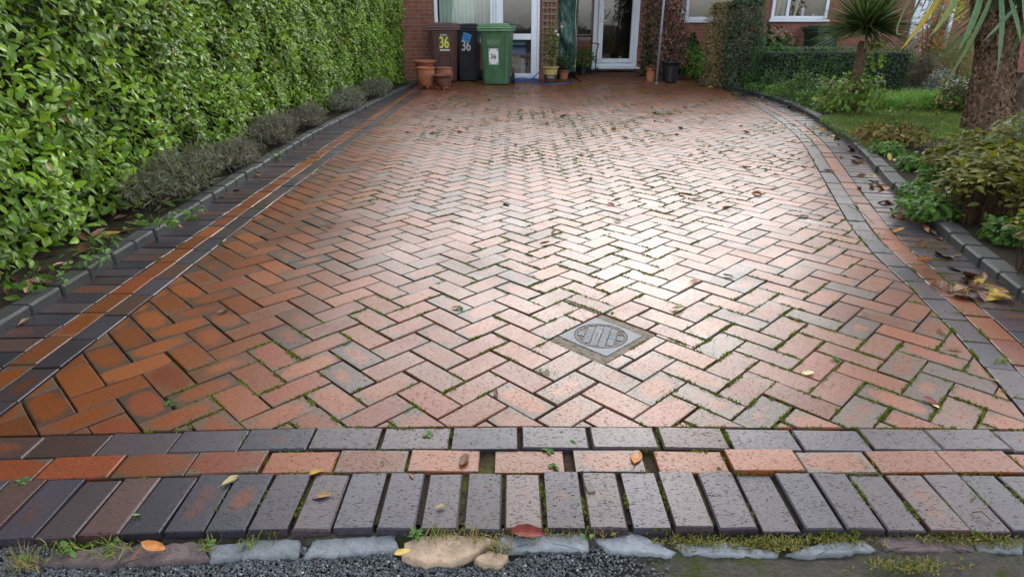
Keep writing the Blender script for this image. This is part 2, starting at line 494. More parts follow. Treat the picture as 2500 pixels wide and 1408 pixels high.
ORANGE = [(.21, .064, .022), (.23, .075, .028), (.17, .058, .026), (.24, .085, .036), (.20, .055, .026)]
SMOKE = [(.115, .064, .040), (.095, .060, .042), (.135, .068, .038), (.16, .066, .032), (.10, .068, .052), (.15, .062, .034)]
PURPLE = [(.062, .042, .048), (.055, .044, .056), (.080, .046, .042), (.055, .047, .062), (.044, .041, .055), (.068, .050, .056)]
class Pavers:
    def __init__(s):
        s.g = G(); s.loc = []; s.fl = []; s.edges = []
    def add(s, poly, c, ax, half, kind='hb', z=0.0, tilt=.006, depth=.035, b=.0035):
        """poly: convex outline (n,2) counter-clockwise; c centre, ax long axis, half (len,wid)"""
        P = np.array(poly, float); n = len(P)
        A = .5*abs(np.sum(P[:, 0]*np.roll(P[:, 1], -1)-np.roll(P[:, 0], -1)*P[:, 1]))
        if A < 2.5e-4: return
        e = np.roll(P, -1, 0)-P; en = np.linalg.norm(e, axis=1)
        P = P[en > 1e-4]; n = len(P)
        if n < 3: return
        e = np.roll(P, -1, 0)-P; e /= np.linalg.norm(e, axis=1)[:, None]
        nin = np.stack([-e[:, 1], e[:, 0]], 1)
        a = np.roll(nin, 1, 0); bis = a+nin
        bis = bis/np.maximum((bis*nin).sum(1), .35)[:, None]
        bis = np.clip(bis, -2.2, 2.2)
        bb = b*random.choice([.45, .7, .9, 1.1, 1.4])
        Pin = P + bis*bb
        ctr = P.mean(0)
        tx, ty = np.random.normal(0, tilt, 2) if False else (random.gauss(0, tilt), random.gauss(0, tilt))
        z += random.gauss(0, .0009)
        zt = lambda Q: z + (Q[:, 0]-ctr[0])*tx + (Q[:, 1]-ctr[1])*ty
        V = np.concatenate([np.column_stack([Pin, zt(Pin)]), np.column_stack([P, zt(P)-bb*.9]), np.column_stack([P, np.full(n, z-depth)])])
        Fs = [list(range(n))]
        for i in range(n):
            j = (i+1) % n
            Fs += [[n+i, n+j, j, i], [2*n+i, 2*n+j, n+j, n+i]]
        ax = np.array(ax); ay = np.array([-ax[1], ax[0]])
        q = V[:, :2]-np.array(c)
        if kind == 'hb':
            base = np.array(random.choice(SMOKE)); fl = np.array(random.choice(ORANGE)); amt = random.choice([.5, .8, 1.0, 1.2, 1.5, 1.9, .9, .3])
        elif kind == 'or':
            base = np.array(random.choice(SMOKE))*1.15; fl = np.array(random.choice(ORANGE))*1.05; amt = random.choice([1.2, 1.7, 2.2, .9])
        else:
            base = np.array(random.choice(PURPLE)); fl = np.array([.14, .048, .028]); amt = random.choice([-.9, -.6, -.4, -.2, .15, .35])
        base = base*random.uniform(.55, .95); fl = fl*np.array([.80, .70, .55])*random.uniform(.75, 1.15)
        s.loc.append(np.column_stack([q@ax/half[0], q@ay/half[1], np.full(len(q), amt)]))
        s.fl.append(np.tile(fl, (len(q), 1)))
        V[:] = np.column_stack([warp(V), V[:, 2]]) if V.shape[1] == 2 else np.column_stack([warp(V[:, :2]), V[:, 2]])
        s.g.add(V, Fs, base)
        s.edges.append(V[n:2*n, :3].copy())
    def build(s, name):
        return s.g.build(name, M_PAVER, attrs={'loc': s.loc, 'heart': s.fl})
def clip(P, p0, nv):
    """keep the side of the line through p0 where (p-p0).nv >= 0"""
    out = []
    n = len(P)
    d = [(q-p0)@nv for q in P]
    for i in range(n):
        j = (i+1) % n
        if d[i] >= 0: out.append(P[i])
        if (d[i] >= 0) != (d[j] >= 0):
            t = d[i]/(d[i]-d[j]); out.append(P[i]+t*(P[j]-P[i]))
    return out

# herringbone field at 45 degrees
MOD = .1087
c0 = G2(1187, 693)
r2 = math.sqrt(2)
pv = Pavers()
U = np.array([1, 1])/r2; Vv = np.array([-1, 1])/r2
def uv2(u, v): return c0 + ((u-1)*U + (v-.5)*Vv)*MOD
COVER_C = (G2(1451, 776)+G2(1568, 819)+G2(1484, 868)+G2(1365, 819))/4
cu = (COVER_C-c0)@U/MOD+1; cv = (COVER_C-c0)@Vv/MOD+.5
HOLE = (cu-1.62, cu+1.60, cv-1.38, cv+1.17)
BLUE = G2(1452, 962)
def field():
    for y in range(-40, 160):
        for nn in range(-30, 40):
            for kind in (0, 1):
                if kind == 0: u0, u1, v0, v1 = y+4*nn, y+4*nn+2, y, y+1
                else: u0, u1, v0, v1 = y+4*nn+3, y+4*nn+4, y, y+2
                cc = uv2((u0+u1)/2, (v0+v1)/2)
                if not (-1.95 < cc[0] < 4.0 and Y_DARK-.2 < cc[1] < YH+.3): continue
                gp = .018 + random.random()*.014
                ju, jv = random.gauss(0, .012), random.gauss(0, .012)
                rects = [(u0+gp+ju, u1-gp+ju, v0+gp+jv, v1-gp+jv)]
                a, b2, c_, d_ = HOLE
                u0_, u1_, v0_, v1_ = rects[0]
                if u0_ < b2 and u1_ > a and v0_ < d_ and v1_ > c_:
                    rects = []
                    if u0_ < a-.1: rects.append((u0_, a, v0_, v1_))
                    if u1_ > b2+.1: rects.append((b2, u1_, v0_, v1_))
                    m0, m1 = max(u0_, a), min(u1_, b2)
                    if m1-m0 > .1:
                        if v0_ < c_-.1: rects.append((m0, m1, v0_, c_))
                        if v1_ > d_+.1: rects.append((m0, m1, d_, v1_))
                for (a0, a1, b0, b1) in rects:
                    P = [uv2(a0, b0), uv2(a1, b0), uv2(a1, b1), uv2(a0, b1)]
                    # left, front and right edges of the field
                    i = np.argmin(np.abs(LH.Q[:, 1]-cc[1])); P = clip(P, LH.Q[i]+LH.N[i]*.004, LH.N[i])
                    if len(P) > 2: P = clip(P, np.array([0, Y_DARK+.004]), np.array([0, 1.0]))
                    if len(P) > 2:
                        i = np.argmin(((RH.Q-cc)**2).sum(1)); P = clip(P, RH.Q[i]-RH.N[i]*.004, -RH.N[i])
                    if len(P) > 2:
                        ax, hf = (U, (MOD, MOD/2)) if kind == 0 else (Vv, (MOD, MOD/2))
                        pv.add(P, cc, ax, hf, 'pu' if np.hypot(*(cc-BLUE)) < .06 else 'hb')
field()
def rowq(line, d0, d1, o0, o1):
    return [line.at(d0, o0), line.at(d0, o1), line.at(d1, o1), line.at(d1, o0)]
def ccw(P):
    P = [np.array(p) for p in P]
    a = sum(P[i][0]*P[(i+1) % len(P)][1]-P[(i+1) % len(P)][0]*P[i][1] for i in range(len(P)))
    return P if a > 0 else P[::-1]
def course(line, o0, o1, pitch, kind, gap=.005, start=0.0, jz=.0):
    d = start
    while d < line.len-pitch*.5:
        P = ccw(rowq(line, d+gap/2, min(d+pitch-gap/2, line.len), o0+gap/2, o1-gap/2))
        c = np.mean(P, 0)
        t = line.at(d+pitch*.6)-line.at(d+pitch*.4); t = t/np.linalg.norm(t)
        if abs(o1-o0) > pitch: ax = np.array([t[1], -t[0]]); hf = (abs(o1-o0)/2, pitch/2)
        else: ax = t; hf = (pitch/2, abs(o1-o0)/2)
        if c[1] > Y_DARK: pv.add(P, c, ax, hf, kind, jz+random.gauss(0, .001), .008, .035, .0024)
        d += pitch*random.uniform(.985, 1.015)
# left borders (offsets run to the left of travel = negative)
course(LH, -.107, -.001, .207, 'pu', .006)
course(LH, -.214, -.108, .207, 'or', .006, .03)
course(LH, -.470, -.215, .105, 'pu', .006, .01)
course(RH, .001, .107, .207, 'pu', .006)
course(RH, .108, .214, .207, 'or', .006, .05)
course(RH, .215, .50, .105, 'pu', .006, .02)
# front rows, straight across, opened up in the middle where cars cross
def front(y0, y1, pitch, kind, x0, big=()):
    x = x0
    i = 0
    while x < 2.75:
        w = pitch*random.uniform(.985, 1.01)
        mid = math.exp(-(x/.75)**2)
        gap = .004+random.random()*.004 + mid*random.choice([.004, .006, .010, .008])
        for bx, bw in big:
            if x < bx < x+pitch: gap += bw
        sk = random.gauss(0, .0015); dy = random.gauss(0, .0018)
        x1 = x+w-.004
        P = ccw([np.array([x, y0+dy]), np.array([x1, y0+dy+sk]), np.array([x1, y1-.005+dy+sk]), np.array([x, y1-.005+dy])])
        c = np.mean(P, 0)
        long_x = pitch > (y1-y0)
        pv.add(P, c, (1, 0) if long_x else (0, 1), (pitch/2, (y1-y0)/2) if long_x else ((y1-y0)/2, pitch/2), kind, .004+random.gauss(0, .002), .012)
        x = x1+gap
        i += 1
front(Y_OR, Y_DARK, .200, 'pu', -2.62)
front(Y_SOL, Y_OR, .200, 'or', -2.71, ((-.2, .028), (.02, .02), (.3, .022)))
front(Y_FR, Y_SOL, .0985, 'pu', -2.66)
drive = tag(pv.build('driveway'), kind='structure')

g = G()
quad(g, [(-2.4, Y_FR+.03, -.012), (4.6, Y_FR+.03, -.012), (4.6, YH+3, -.010), (-2.4, YH+3, -.010)])
tag(g.build('paving_bed', M_JOINT), kind='structure')

# moss in the joints: tiny tufts along the paver edges where damp collects
def moss():
    E = np.concatenate([np.stack([e, np.roll(e, -1, 0)], 1) for e in pv.edges])
    ln = np.linalg.norm(E[:, 1]-E[:, 0], axis=1)
    E = E[ln > .03]; ln = ln[ln > .03]
    mid = E.mean(1)
    fld = (np.sin(mid[:, 0]*3.1+1.0)*np.sin(mid[:, 1]*2.3+.4)+np.sin(mid[:, 0]*7.3-mid[:, 1]*5.1)*.6
           + 1.1*np.exp(-((mid[:, 0]-.7)/.9)**2)*(mid[:, 1] < 9) + rng.normal(0, .55, len(mid)))
    fld -= 1.2*(mid[:, 0] < -1.1)
    g = G()
    k = np.where(fld > .72)[0]
    far = np.clip(3.0/mid[k, 1], .12, 1)
    cnt = np.maximum((ln[k]*620*far*rng.uniform(.2, 1.2, len(k))).astype(int), 1)
    idx = np.repeat(k, cnt)
    t = rng.random(len(idx))[:, None]
    # each edge is mossy only along a stretch of itself
    a0 = np.repeat(rng.uniform(0, .6, len(k)), cnt)[:, None]; a1 = np.repeat(rng.uniform(.2, .6, len(k)), cnt)[:, None]
    t = np.clip(a0+t*a1, 0, 1)
    p = E[idx, 0]*(1-t)+E[idx, 1]*t
    p[:, :2] += rng.normal(0, .0022, (len(p), 2)); p[:, 2] = -.009+rng.uniform(0, .008, len(p))
    s = np.clip(mid[idx, 1]/3.2, 1, 2.2)
    tip = rng.normal(0, 1, (len(p), 3)); tip[:, 2] = np.abs(tip[:, 2])+.9
    leaves(g, p, rng.normal(0, 1, (len(p), 3)), tip, rng.uniform(.006, .013, len(p))*s**.3, .0052*s, pal([(.08, .15, .015), (.15, .20, .02), (.06, .10, .012), (.19, .19, .035)], len(p)), 'small')
    tag(g.build('moss', M_DULL), 'green moss growing in the paving joints', 'moss', kind='stuff')
moss()

# ------------------------------------------------------------------ kerbs
def kerb(line, name, side, w, h, pitch, d0=0):
    g = G()
    d = d0
    while d < line.len-pitch:
        a = line.at(d+.003); b = line.at(d+pitch-.003)
        t = (b-a)/np.linalg.norm(b-a); nrm = np.array([t[1], -t[0]])*side
        M = np.array([[t[0], nrm[0], 0], [t[1], nrm[1], 0], [0, 0, 1]])
        dz, dn = random.gauss(0, .003), random.gauss(0, .003)
        c = np.array([.034, .037, .036])*(.75 if side > 0 else 1)*random.uniform(.75, 1.2)
        if random.random() < .3: c = c*np.array([1.0, 1.05, .85])
        if side < 0: M[:, 1] *= 1
        cbox(g, 0, np.linalg.norm(b-a), dn, w+dn, -.12, h+dz, .010, c, M, (a[0], a[1], 0))
        d += pitch
    return tag(g.build(name, M_KERB), kind='structure')
kerb(LK, 'kerb_edging_left', -1, .095, .052, .208)
kerb(RK, 'kerb_edging_right', 1, .105, .055, .205)

# ------------------------------------------------------------------ ground
g = G(); R = 90
quad(g, [(-R, -R, -.085), (R, -R, -.085), (R, R, -.085), (-R, R, -.085)])
tag(g.build('ground', M_SOIL), kind='structure')
def sheet(name, mat, outline_l, outline_r, z, amp=.02, nx=14):
    """bumpy strip of ground between two lines of equal length"""
    L, Rr = np.array(outline_l), np.array(outline_r)
    n = len(L)
    V = []
    for i in range(n):
        for j in range(nx+1):
            u = j/nx
            p = L[i]*(1-u)+Rr[i]*u
            edge = min(u, 1-u)*4
            V.append((p[0], p[1], z+random.uniform(-amp, amp)*min(1, edge)))
    Fs = [[i*(nx+1)+j, i*(nx+1)+j+1, (i+1)*(nx+1)+j+1, (i+1)*(nx+1)+j] for i in range(n-1) for j in range(nx)]
    g = G(); g.add(V, Fs)
    return tag(g.build(name, mat, smooth=True), kind='structure')
ds = np.linspace(0, LK.len-.21, 90)
sheet('soil_bed', M_SOIL, [LK.at(d, -3.2) for d in ds], [LK.at(d, -.085) for d in ds], .036, .015, 24)
ds = np.linspace(0, RK.len-.21, 90)
sheet('garden_bed', M_SOIL, [RK.at(d, .11) for d in ds], [np.array([13.0, 1.0+ (YH+4)*k/89]) for k in range(90)], .04, .02, 40)

# road, verge and the broken edging along it
Y_RD = gr(1250, 1350, -.03)[1]
def strip(name, mat, x0, x1, y0, y1, z, nx, ny, amp):
    V = [(x0+(x1-x0)*i/nx, y0+(y1-y0)*j/ny, z+random.uniform(-amp, amp)) for j in range(ny+1) for i in range(nx+1)]
    Fs = [[j*(nx+1)+i, j*(nx+1)+i+1, (j+1)*(nx+1)+i+1, (j+1)*(nx+1)+i] for j in range(ny) for i in range(nx)]
    g = G(); g.add(V, Fs)
    return tag(g.build(name, mat, smooth=True), kind='structure')
strip('road', M_ROAD, -14, 14, -4, 1.24, -.031, 120, 60, .002)
def verge():
    nx, ny = 150, 30
    V = []
    for j in range(ny+1):
        for i in range(nx+1):
            x = -3+6*i/nx; y = .94+(1.34-.94)*j/ny
            wr = 1/(1+math.exp(-(x-.30)*18))       # muddy spill only to the right
            z = -.021 - .02*(1-wr)*min(1, max(0, (1.20-y)/.02)) + .004*math.sin(x*9+y*31) + random.uniform(-.004, .004)
            V.append((x, y, z))
    Fs = [[j*(nx+1)+i, j*(nx+1)+i+1, (j+1)*(nx+1)+i+1, (j+1)*(nx+1)+i] for j in range(ny) for i in range(nx)]
    g = G(); g.add(V, Fs)
    tag(g.build('verge', M_MUD, smooth=True), kind='structure')
verge()
def gravel():
    N = 26000
    x = rng.uniform(-1.35, .42, N); y = rng.uniform(.98, 1.20, N)
    keep = (x < .20+np.abs(rng.normal(0, .09, N))*rng.choice([-1, 1, 1.6], N)) & (y < 1.178+.01*np.sin(x*9)+.006*np.sin(x*31)) & ~(((x+.13)/.16)**2+((y-1.17)/.045)**2 < 1)
    x, y = x[keep], y[keep]; N = len(x)
    t = np.array([[1,0,0],[-1,0,0],[0,1,0],[0,-1,0],[0,0,1],[0,0,-1.0]])
    Fc = np.array([[0,2,4],[2,1,4],[1,3,4],[3,0,4],[2,0,5],[1,2,5],[3,1,5],[0,3,5]])
    s = rng.uniform(.0022, .0046, (N, 1, 1))
    V = t[None]*s*rng.uniform(.65, 1.35, (N, 6, 1))
    a = rng.uniform(0, 6.28, N); ca, sa = np.cos(a), np.sin(a)
    b = rng.uniform(-.8, .8, N); cb, sb = np.cos(b), np.sin(b)
    Rz = np.zeros((N, 3, 3)); Rz[:, 0, 0] = ca; Rz[:, 0, 1] = -sa; Rz[:, 1, 0] = sa; Rz[:, 1, 1] = ca; Rz[:, 2, 2] = 1
    Rx = np.zeros((N, 3, 3)); Rx[:, 0, 0] = 1; Rx[:, 1, 1] = cb; Rx[:, 1, 2] = -sb; Rx[:, 2, 1] = sb; Rx[:, 2, 2] = cb
    V = np.einsum('nij,nvj->nvi', Rz@Rx, V)+np.stack([x, y, rng.uniform(-.028, -.023, N)], 1)[:, None]
    c = np.array([.085, .095, .10])*rng.uniform(.4, 1.6, (N, 1)); c[rng.random(N) < .02] = (.4, .4, .38)
    g = G(); g.addarr(V.reshape(-1, 3), [(Fc[None]+(np.arange(N)*6)[:, None, None]).reshape(-1, 3)], np.repeat(c, 6, 0))
    tag(g.build('road_gravel', M_GRAVEL), 'loose dark grey chippings on the road edge', 'gravel', kind='stuff')
gravel()
def rough_slab(g, outline, ztop, th, col, amp=.003, rings=5):
    """flat lump with a ragged outline"""
    P = np.array(outline); c = P.mean(0)
    # densify with jitter
    Q = []
    for i in range(len(P)):
        a, b = P[i], P[(i+1) % len(P)]
        k = max(2, int(np.linalg.norm(b-a)/.012))
        for t in range(k):
            Q.append(a+(b-a)*t/k+rng.normal(0, .0022, 2))
    Q = np.array(Q); n = len(Q)
    V = []
    for r in range(rings):
        f = 1-.0-(r/(rings))**1.3
        for q in Q:
            p = c+(q-c)*f
            V.append((p[0], p[1], ztop+rng.normal(0, amp)*(1 if r else .4)-(.0025 if r == 0 else 0)))
    base = [(q[0]+(q[0]-c[0])*.02, q[1]+(q[1]-c[1])*.02, ztop-th) for q in Q]
    V = base+V+[(c[0], c[1], ztop)]
    Fs = []
    for r in range(rings):
        for i in range(n):
            j = (i+1) % n
            Fs.append([r*n+i, r*n+j, (r+1)*n+j, (r+1)*n+i])
    for i in range(n):
        Fs.append([rings*n+i, rings*n+(i+1) % n, (rings+1)*n])
    g.add(V, Fs, col)
def broken_edging():
    g = G()
    pieces = [
        [(60,1372),(300,1322),(330,1345),(270,1382)], [(285,1378),(330,1330),(495,1322),(510,1366)],
        [(505,1328),(605,1318),(585,1362),(515,1366)], [(600,1315),(735,1314),(725,1357),(590,1360)],
        [(742,1356),(765,1312),(965,1303),(972,1340),(830,1352)], [(1212,1340),(1216,1302),(1432,1298),(1436,1338)],
        [(1448,1312),(1560,1300),(1650,1345),(1640,1356),(1480,1342)], [(1650,1325),(1790,1322),(1905,1345),(1890,1360),(1670,1352)],
        [(1920,1350),(2010,1322),(2110,1315),(2140,1342),(1990,1355)], [(2135,1308),(2370,1306),(2380,1345),(2165,1346)],
        [(2370,1320),(2500,1312),(2500,1350),(2390,1345)]]
    for i, pc in enumerate(pieces):
        P = [gr(x, y, -.014)[:2] for x, y in pc]
        P = ccw(P)
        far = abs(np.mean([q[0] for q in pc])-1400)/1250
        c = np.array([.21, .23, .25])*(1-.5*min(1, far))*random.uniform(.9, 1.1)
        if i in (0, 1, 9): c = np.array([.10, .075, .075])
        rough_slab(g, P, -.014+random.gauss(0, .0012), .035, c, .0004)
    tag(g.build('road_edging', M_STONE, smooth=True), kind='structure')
broken_edging()
for nm, pc, lab in (('stone_lump', [(985,1330),(1030,1312),(1100,1308),(1180,1312),(1215,1322),(1165,1352),(1115,1378),(1040,1385),(985,1370)], 'large flat sandy concrete lump at the road edge below the dark paving'),
                    ('stone_lump', [(1160,1370),(1195,1347),(1240,1360),(1225,1382),(1180,1386)], 'small pale concrete chip beside the large sandy lump at the road edge')):
    g = G(); rough_slab(g, ccw([gr(x, y, -.02)[:2] for x, y in pc]), -.012, .04, (.33, .245, .17), .0009, 7)
    tag(g.build(nm, M_STONE, smooth=True), lab, 'stone', 'concrete lumps at the road edge')

# ------------------------------------------------------------------ laurel hedge and the left bed
def hedge():
    root = thing('laurel_hedge', 'tall clipped laurel hedge of glossy green leaves along the left kerb', 'hedge', (-2.9, 7, .05))
    N = 66000
    y = rng.uniform(.6, YH-1.15, N); h = rng.uniform(0, 1, N)**.95*2.35
    base = np.interp(y, LK.Q[:, 1], LK.Q[:, 0])
    back = np.interp(y, [0, 3, 5, 9, 13], [.30, .30, .32, .30, .22])
    wob = .03*np.sin(y*2.3+h*3)+.03*np.sin(y*5.1-h*4.7)+.025*np.sin(y*9.7+h*8.3)
    dep = np.minimum(rng.exponential(.10, N), .34)+.05*(np.sin(y*6.3+h*9)*np.sin(y*11-h*7) > .55)
    x = base-back+wob-dep - .10*np.clip((.30-h)/.30, 0, 1)*rng.uniform(.2, 1.2, N)
    pos = np.stack([x, y, h+.05], 1)
    nrm = np.array([.75, -.15, .70])+rng.normal(0, .5, (N, 3))
    tip = np.array([.25, -.15, .35])+rng.normal(0, .8, (N, 3))
    cl = pal([(.11, .235, .016), (.17, .33, .024), (.27, .43, .035), (.055, .125, .014), (.34, .48, .05), (.04, .09, .014)], N, .25)
    cl *= (1+.22*np.sin(y*3.7+h*6.1)*np.sin(h*5.3-y*2.1))[:, None]
    dead = rng.random(N) < .005; cl[dead] = (.22, .09, .03); yl = rng.random(N) < .012; cl[yl] = (.30, .28, .06)
    L = rng.uniform(.036, .080, N)*(1-.25*(dep > .12))*np.interp(y, [2, 5], [1.12, .95])
    g = G(); leaves(g, pos, nrm, tip, L, L*rng.uniform(.38, .5, N), cl, 'laurel')
    # top and far end
    n2 = 5000
    y2 = rng.uniform(.6, YH-1.15, n2); x2 = np.interp(y2, LK.Q[:, 1], LK.Q[:, 0])-rng.uniform(.3, 1.3, n2)
    leaves(g, np.stack([x2, y2, 2.38+rng.normal(0, .05, n2)], 1), np.array([0, 0, 1])+rng.normal(0, .5, (n2, 3)), rng.normal(0, 1, (n2, 3)), .11, .05, pal([(.045, .125, .016), (.075, .19, .022)], n2), 'laurel')
    n3 = 2200
    leaves(g, np.stack([rng.uniform(-3.3, -2.05, n3), YH-1.15+rng.normal(0, .04, n3), rng.uniform(.05, 2.4, n3)], 1), np.array([0, .8, .4])+rng.normal(0, .5, (n3, 3)), rng.normal(0, 1, (n3, 3)), .10, .045, pal([(.045, .125, .016), (.075, .19, .022)], n3), 'laurel')
    g.build('foliage', M_LAUREL, root).location = -Vector(root.location)
    g = G()
    for yy in np.arange(.7, YH-1.3, .16):
        b = np.interp(yy, LK.Q[:, 1], LK.Q[:, 0])-.75
        for k in range(3):
            x0 = b+random.uniform(-.3, .15); yy2 = yy+random.uniform(-.08, .08)
            P = [(x0, yy2, -.05), (x0+random.uniform(-.05, .1), yy2+random.uniform(-.1, .1), .8), (x0+random.uniform(-.1, .25), yy2+random.uniform(-.2, .2), 2.2)]
            tube(g, P, [.014, .011, .005], 5, (.05, .035, .022))
    g.build('stem', M_TWIG, root).location = -Vector(root.location)
    g = G()      # near-black filler core; shade inside the hedge is put into its colour
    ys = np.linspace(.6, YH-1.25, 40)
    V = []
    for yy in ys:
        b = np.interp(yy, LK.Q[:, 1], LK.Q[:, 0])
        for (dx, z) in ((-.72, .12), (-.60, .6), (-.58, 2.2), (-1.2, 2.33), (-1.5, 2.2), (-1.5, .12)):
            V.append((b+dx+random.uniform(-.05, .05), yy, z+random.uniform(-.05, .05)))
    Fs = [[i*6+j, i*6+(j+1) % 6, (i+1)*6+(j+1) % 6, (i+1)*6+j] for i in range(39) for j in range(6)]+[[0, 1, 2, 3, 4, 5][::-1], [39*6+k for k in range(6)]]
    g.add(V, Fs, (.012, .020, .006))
    g.build('dark_core', M_DULL, root).location = -Vector(root.location)
hedge()

def plant(name, label, cat, loc, rx, ry, h, n, L, w, colors, shape='dome', up=.6, kind='small', stems=8, scol=(.05, .035, .02),
          group=None, mat=None, z0=.0, var=.25, shell=.45, srad=.006, lean=(0, 0), outward=.8, tipup=.3, hole=None):
    """a leafy plant: foliage spread through its own volume, and stems"""
    root = thing(name, label, cat, loc, 0, group)
    g = G()
    q = rng.normal(0, 1, (n, 3)); q = unit(q)
    r = rng.uniform(shell, 1, n)**.6
    if shape == 'box':
        q = rng.uniform(-1, 1, (n, 3)); ax = np.argmax(np.abs(q), 1); s = np.sign(q[np.arange(n), ax])
        q[np.arange(n), ax] = s*rng.uniform(.86, 1, n); r = np.ones(n)
        u = np.stack([q[:, 0]*rx, q[:, 1]*ry, (q[:, 2]*.5+.5)*h], 1)
        nrm = np.zeros((n, 3)); nrm[np.arange(n), ax] = s
    elif shape == 'column':
        a = rng.uniform(0, 2*math.pi, n); zz = rng.random(n); rr = r*(1-.35*(zz > .85)*((zz-.85)/.15))*(1+.12*np.sin(a*3+zz*7))
        u = np.stack([np.cos(a)*rr*rx, np.sin(a)*rr*ry, zz*h], 1); nrm = np.stack([np.cos(a), np.sin(a), .2+0*a], 1)
        topm = rng.random(n) < .12; u[topm, 2] = h*rng.uniform(.93, 1.02, topm.sum()); u[topm, :2] *= rng.random((topm.sum(), 1))**.5; nrm[topm] = (0, 0, 1)
    elif shape == 'canopy':      # leaves carried on top of bare stems
        a = rng.uniform(0, 2*math.pi, n); rr = np.sqrt(rng.random(n))
        u = np.stack([np.cos(a)*rr*rx, np.sin(a)*rr*ry, h*(1-.25*rr**2)*(1-rng.exponential(.13, n))], 1)
        u[:, 2] += .05*np.sin(u[:, 0]*9)*np.cos(u[:, 1]*8)
        nrm = np.stack([np.cos(a)*.35, np.sin(a)*.35, np.ones(n)], 1)
    else:
        bump_ = 1+.18*np.sin(q[:, 0]*4+1)*np.sin(q[:, 1]*5)+.12*np.sin(q[:, 2]*7+q[:, 0]*3)
        u = q*(r*bump_)[:, None]*np.array([rx, ry, h/2])+np.array([0, 0, h/2]); nrm = q.copy()
        u[:, 2] = np.maximum(u[:, 2], .01)
    u[:, 0] += lean[0]*u[:, 2]/h; u[:, 1] += lean[1]*u[:, 2]/h
    u[:, 2] += z0
    nrm = nrm*outward+np.array([0, 0, up])+rng.normal(0, .45, (n, 3))
    tip = unit(u-np.array([0, 0, h*.3]))*.5+np.array([0, 0, tipup])+rng.normal(0, .7, (n, 3))
    Ls = rng.uniform(.65, 1.25, n)*L
    cl = pal(colors, n, var)
    cl *= (1+.2*np.sin(u[:, 0]*17/max(rx, .3)*.4+u[:, 2]*11)*np.sin(u[:, 1]*9+u[:, 2]*6))[:, None]
    leaves(g, u, nrm, tip, Ls, Ls*w, np.clip(cl, 0, 1), kind)
    g.build('foliage', mat or M_LEAF, root)
    if stems:
        g = G()
        for i in range(stems):
            a = random.uniform(0, 6.28); k = math.sqrt(random.random())
            e = (math.cos(a)*rx*k*.85, math.sin(a)*ry*k*.85, h*(.95-.25*k*k)*random.uniform(.75, 1.0)+z0)
            b = (e[0]*.25, e[1]*.25, -.02+z0) if shape != 'canopy' else (e[0]*.7, e[1]*.7, -.02)
            m = ((b[0]*.5+e[0]*.5)*.85+random.uniform(-.02, .02), (b[1]*.5+e[1]*.5)*.85+random.uniform(-.02, .02), (b[2]+e[2])*.52)
            tube(g, [b, m, e], [srad, srad*.8, srad*.4], 5, np.array(scol)*random.uniform(.6, 1.4), cap=False)
        g.build('stem', M_TWIG, root)
    return root
GREEN = [(.05, .12, .02), (.08, .17, .03), (.035, .08, .015)]
LIME = [(.10, .22, .03), (.15, .28, .05), (.07, .16, .03)]
DKGREEN = [(.03, .07, .028), (.05, .10, .035), (.02, .045, .018)]
LAV = [(.16, .16, .13), (.22, .22, .19), (.13, .10, .075), (.08, .09, .055)]
# grey dry lavender bushes leaning over the left kerb
lav = [((415, 470), .30, .34, 'wide grey green lavender bush at the near end of the row, beside the hedge foot', [(.12, .15, .09), (.19, .21, .15), (.09, .095, .065), (.14, .11, .08)]),
       ((560, 400), .25, .30, 'dry brownish lavender bush second along the left kerb from the road', LAV),
       ((655, 345), .25, .30, 'dry grey lavender bush in the middle of the row along the left kerb', LAV),
       ((730, 305), .22, .26, 'small dry lavender bush just beyond the middle of the left kerb', LAV),
       ((845, 262), .30, .30, 'silvery lavender bush far along the left kerb near the pots', [(.22, .24, .21), (.15, .165, .12), (.10, .09, .07)]),
       ((920, 232), .32, .30, 'low lavender bush farthest along the left kerb, next to the terracotta pots', [(.14, .16, .10), (.19, .19, .15), (.10, .10, .07)])]
for (px, py), rx, h, lab, cl in lav:
    p = gr(px, py, .06)
    xk = np.interp(p[1], LK.Q[:, 1], LK.Q[:, 0])
    plant('lavender_bush', lab, 'lavender', (xk-.20, p[1], .05), rx*.80, rx*random.uniform(1.3, 2.2), h*random.uniform(.62, .95), 2800, .055, .11, cl, 'dome', up=.2, kind='needle', stems=60, scol=(.10, .08, .06), srad=.0025,
          group='lavender bushes along the left kerb', mat=M_DULL, shell=.2, outward=.3, tipup=.5)

# ------------------------------------------------------------------ the house
YF = YH+.03
def X_(px, Y, py=100): return at(px, py, Y)[0]
def Z_(py, Y, px=1250): return at(px, py, Y)[2]
WHITE = (.62, .66, .74)
hr = thing('brick_house', 'red brick house with white plastic window and doors behind the bins', 'house', (0, YF, 0))
HL = -Vector(hr.location)
def hpart(g, name, mat, parent=None, **kw):
    o = g.build(name, mat, parent or hr, **kw)
    if parent is None: o.location = HL
    return o
xa, xb, xc, xd, xe = X_(1020, YF), X_(1063, YF), X_(1205, YF), X_(1317, YF), X_(1361, YF)
YB = 15.7                           # back of the porch
zs = Z_(97, YF)                    # window board
xr = X_(1860, YB)
ZE = 2.55                          # eaves
g = G()
def wbox(x0, x1, y0, y1, z0, z1): cbox(g, x0, x1, y0, y1, z0, z1, .003)
wbox(xa-3.2, xb, YF, YF+.25, -.1, ZE)  # run on left, unseen behind the hedge, added to block sky glare on paving
wbox(xb, xc, YF+.002, YF+.25, -.1, zs-.03)
wbox(xd, xe, YF, YF+.25, -.1, ZE)
wbox(xb, xd, YF+.003, YF+.25, 2.12, ZE)
wbox(xa-.25, xa+.02, YF+.25, YF+6, -.1, ZE)
x_dl, x_dr = X_(1446, YB), X_(1556, YB)
wbox(xe-.02, X_(1406, YB)-.02, YB, YB+.25, -.1, ZE)
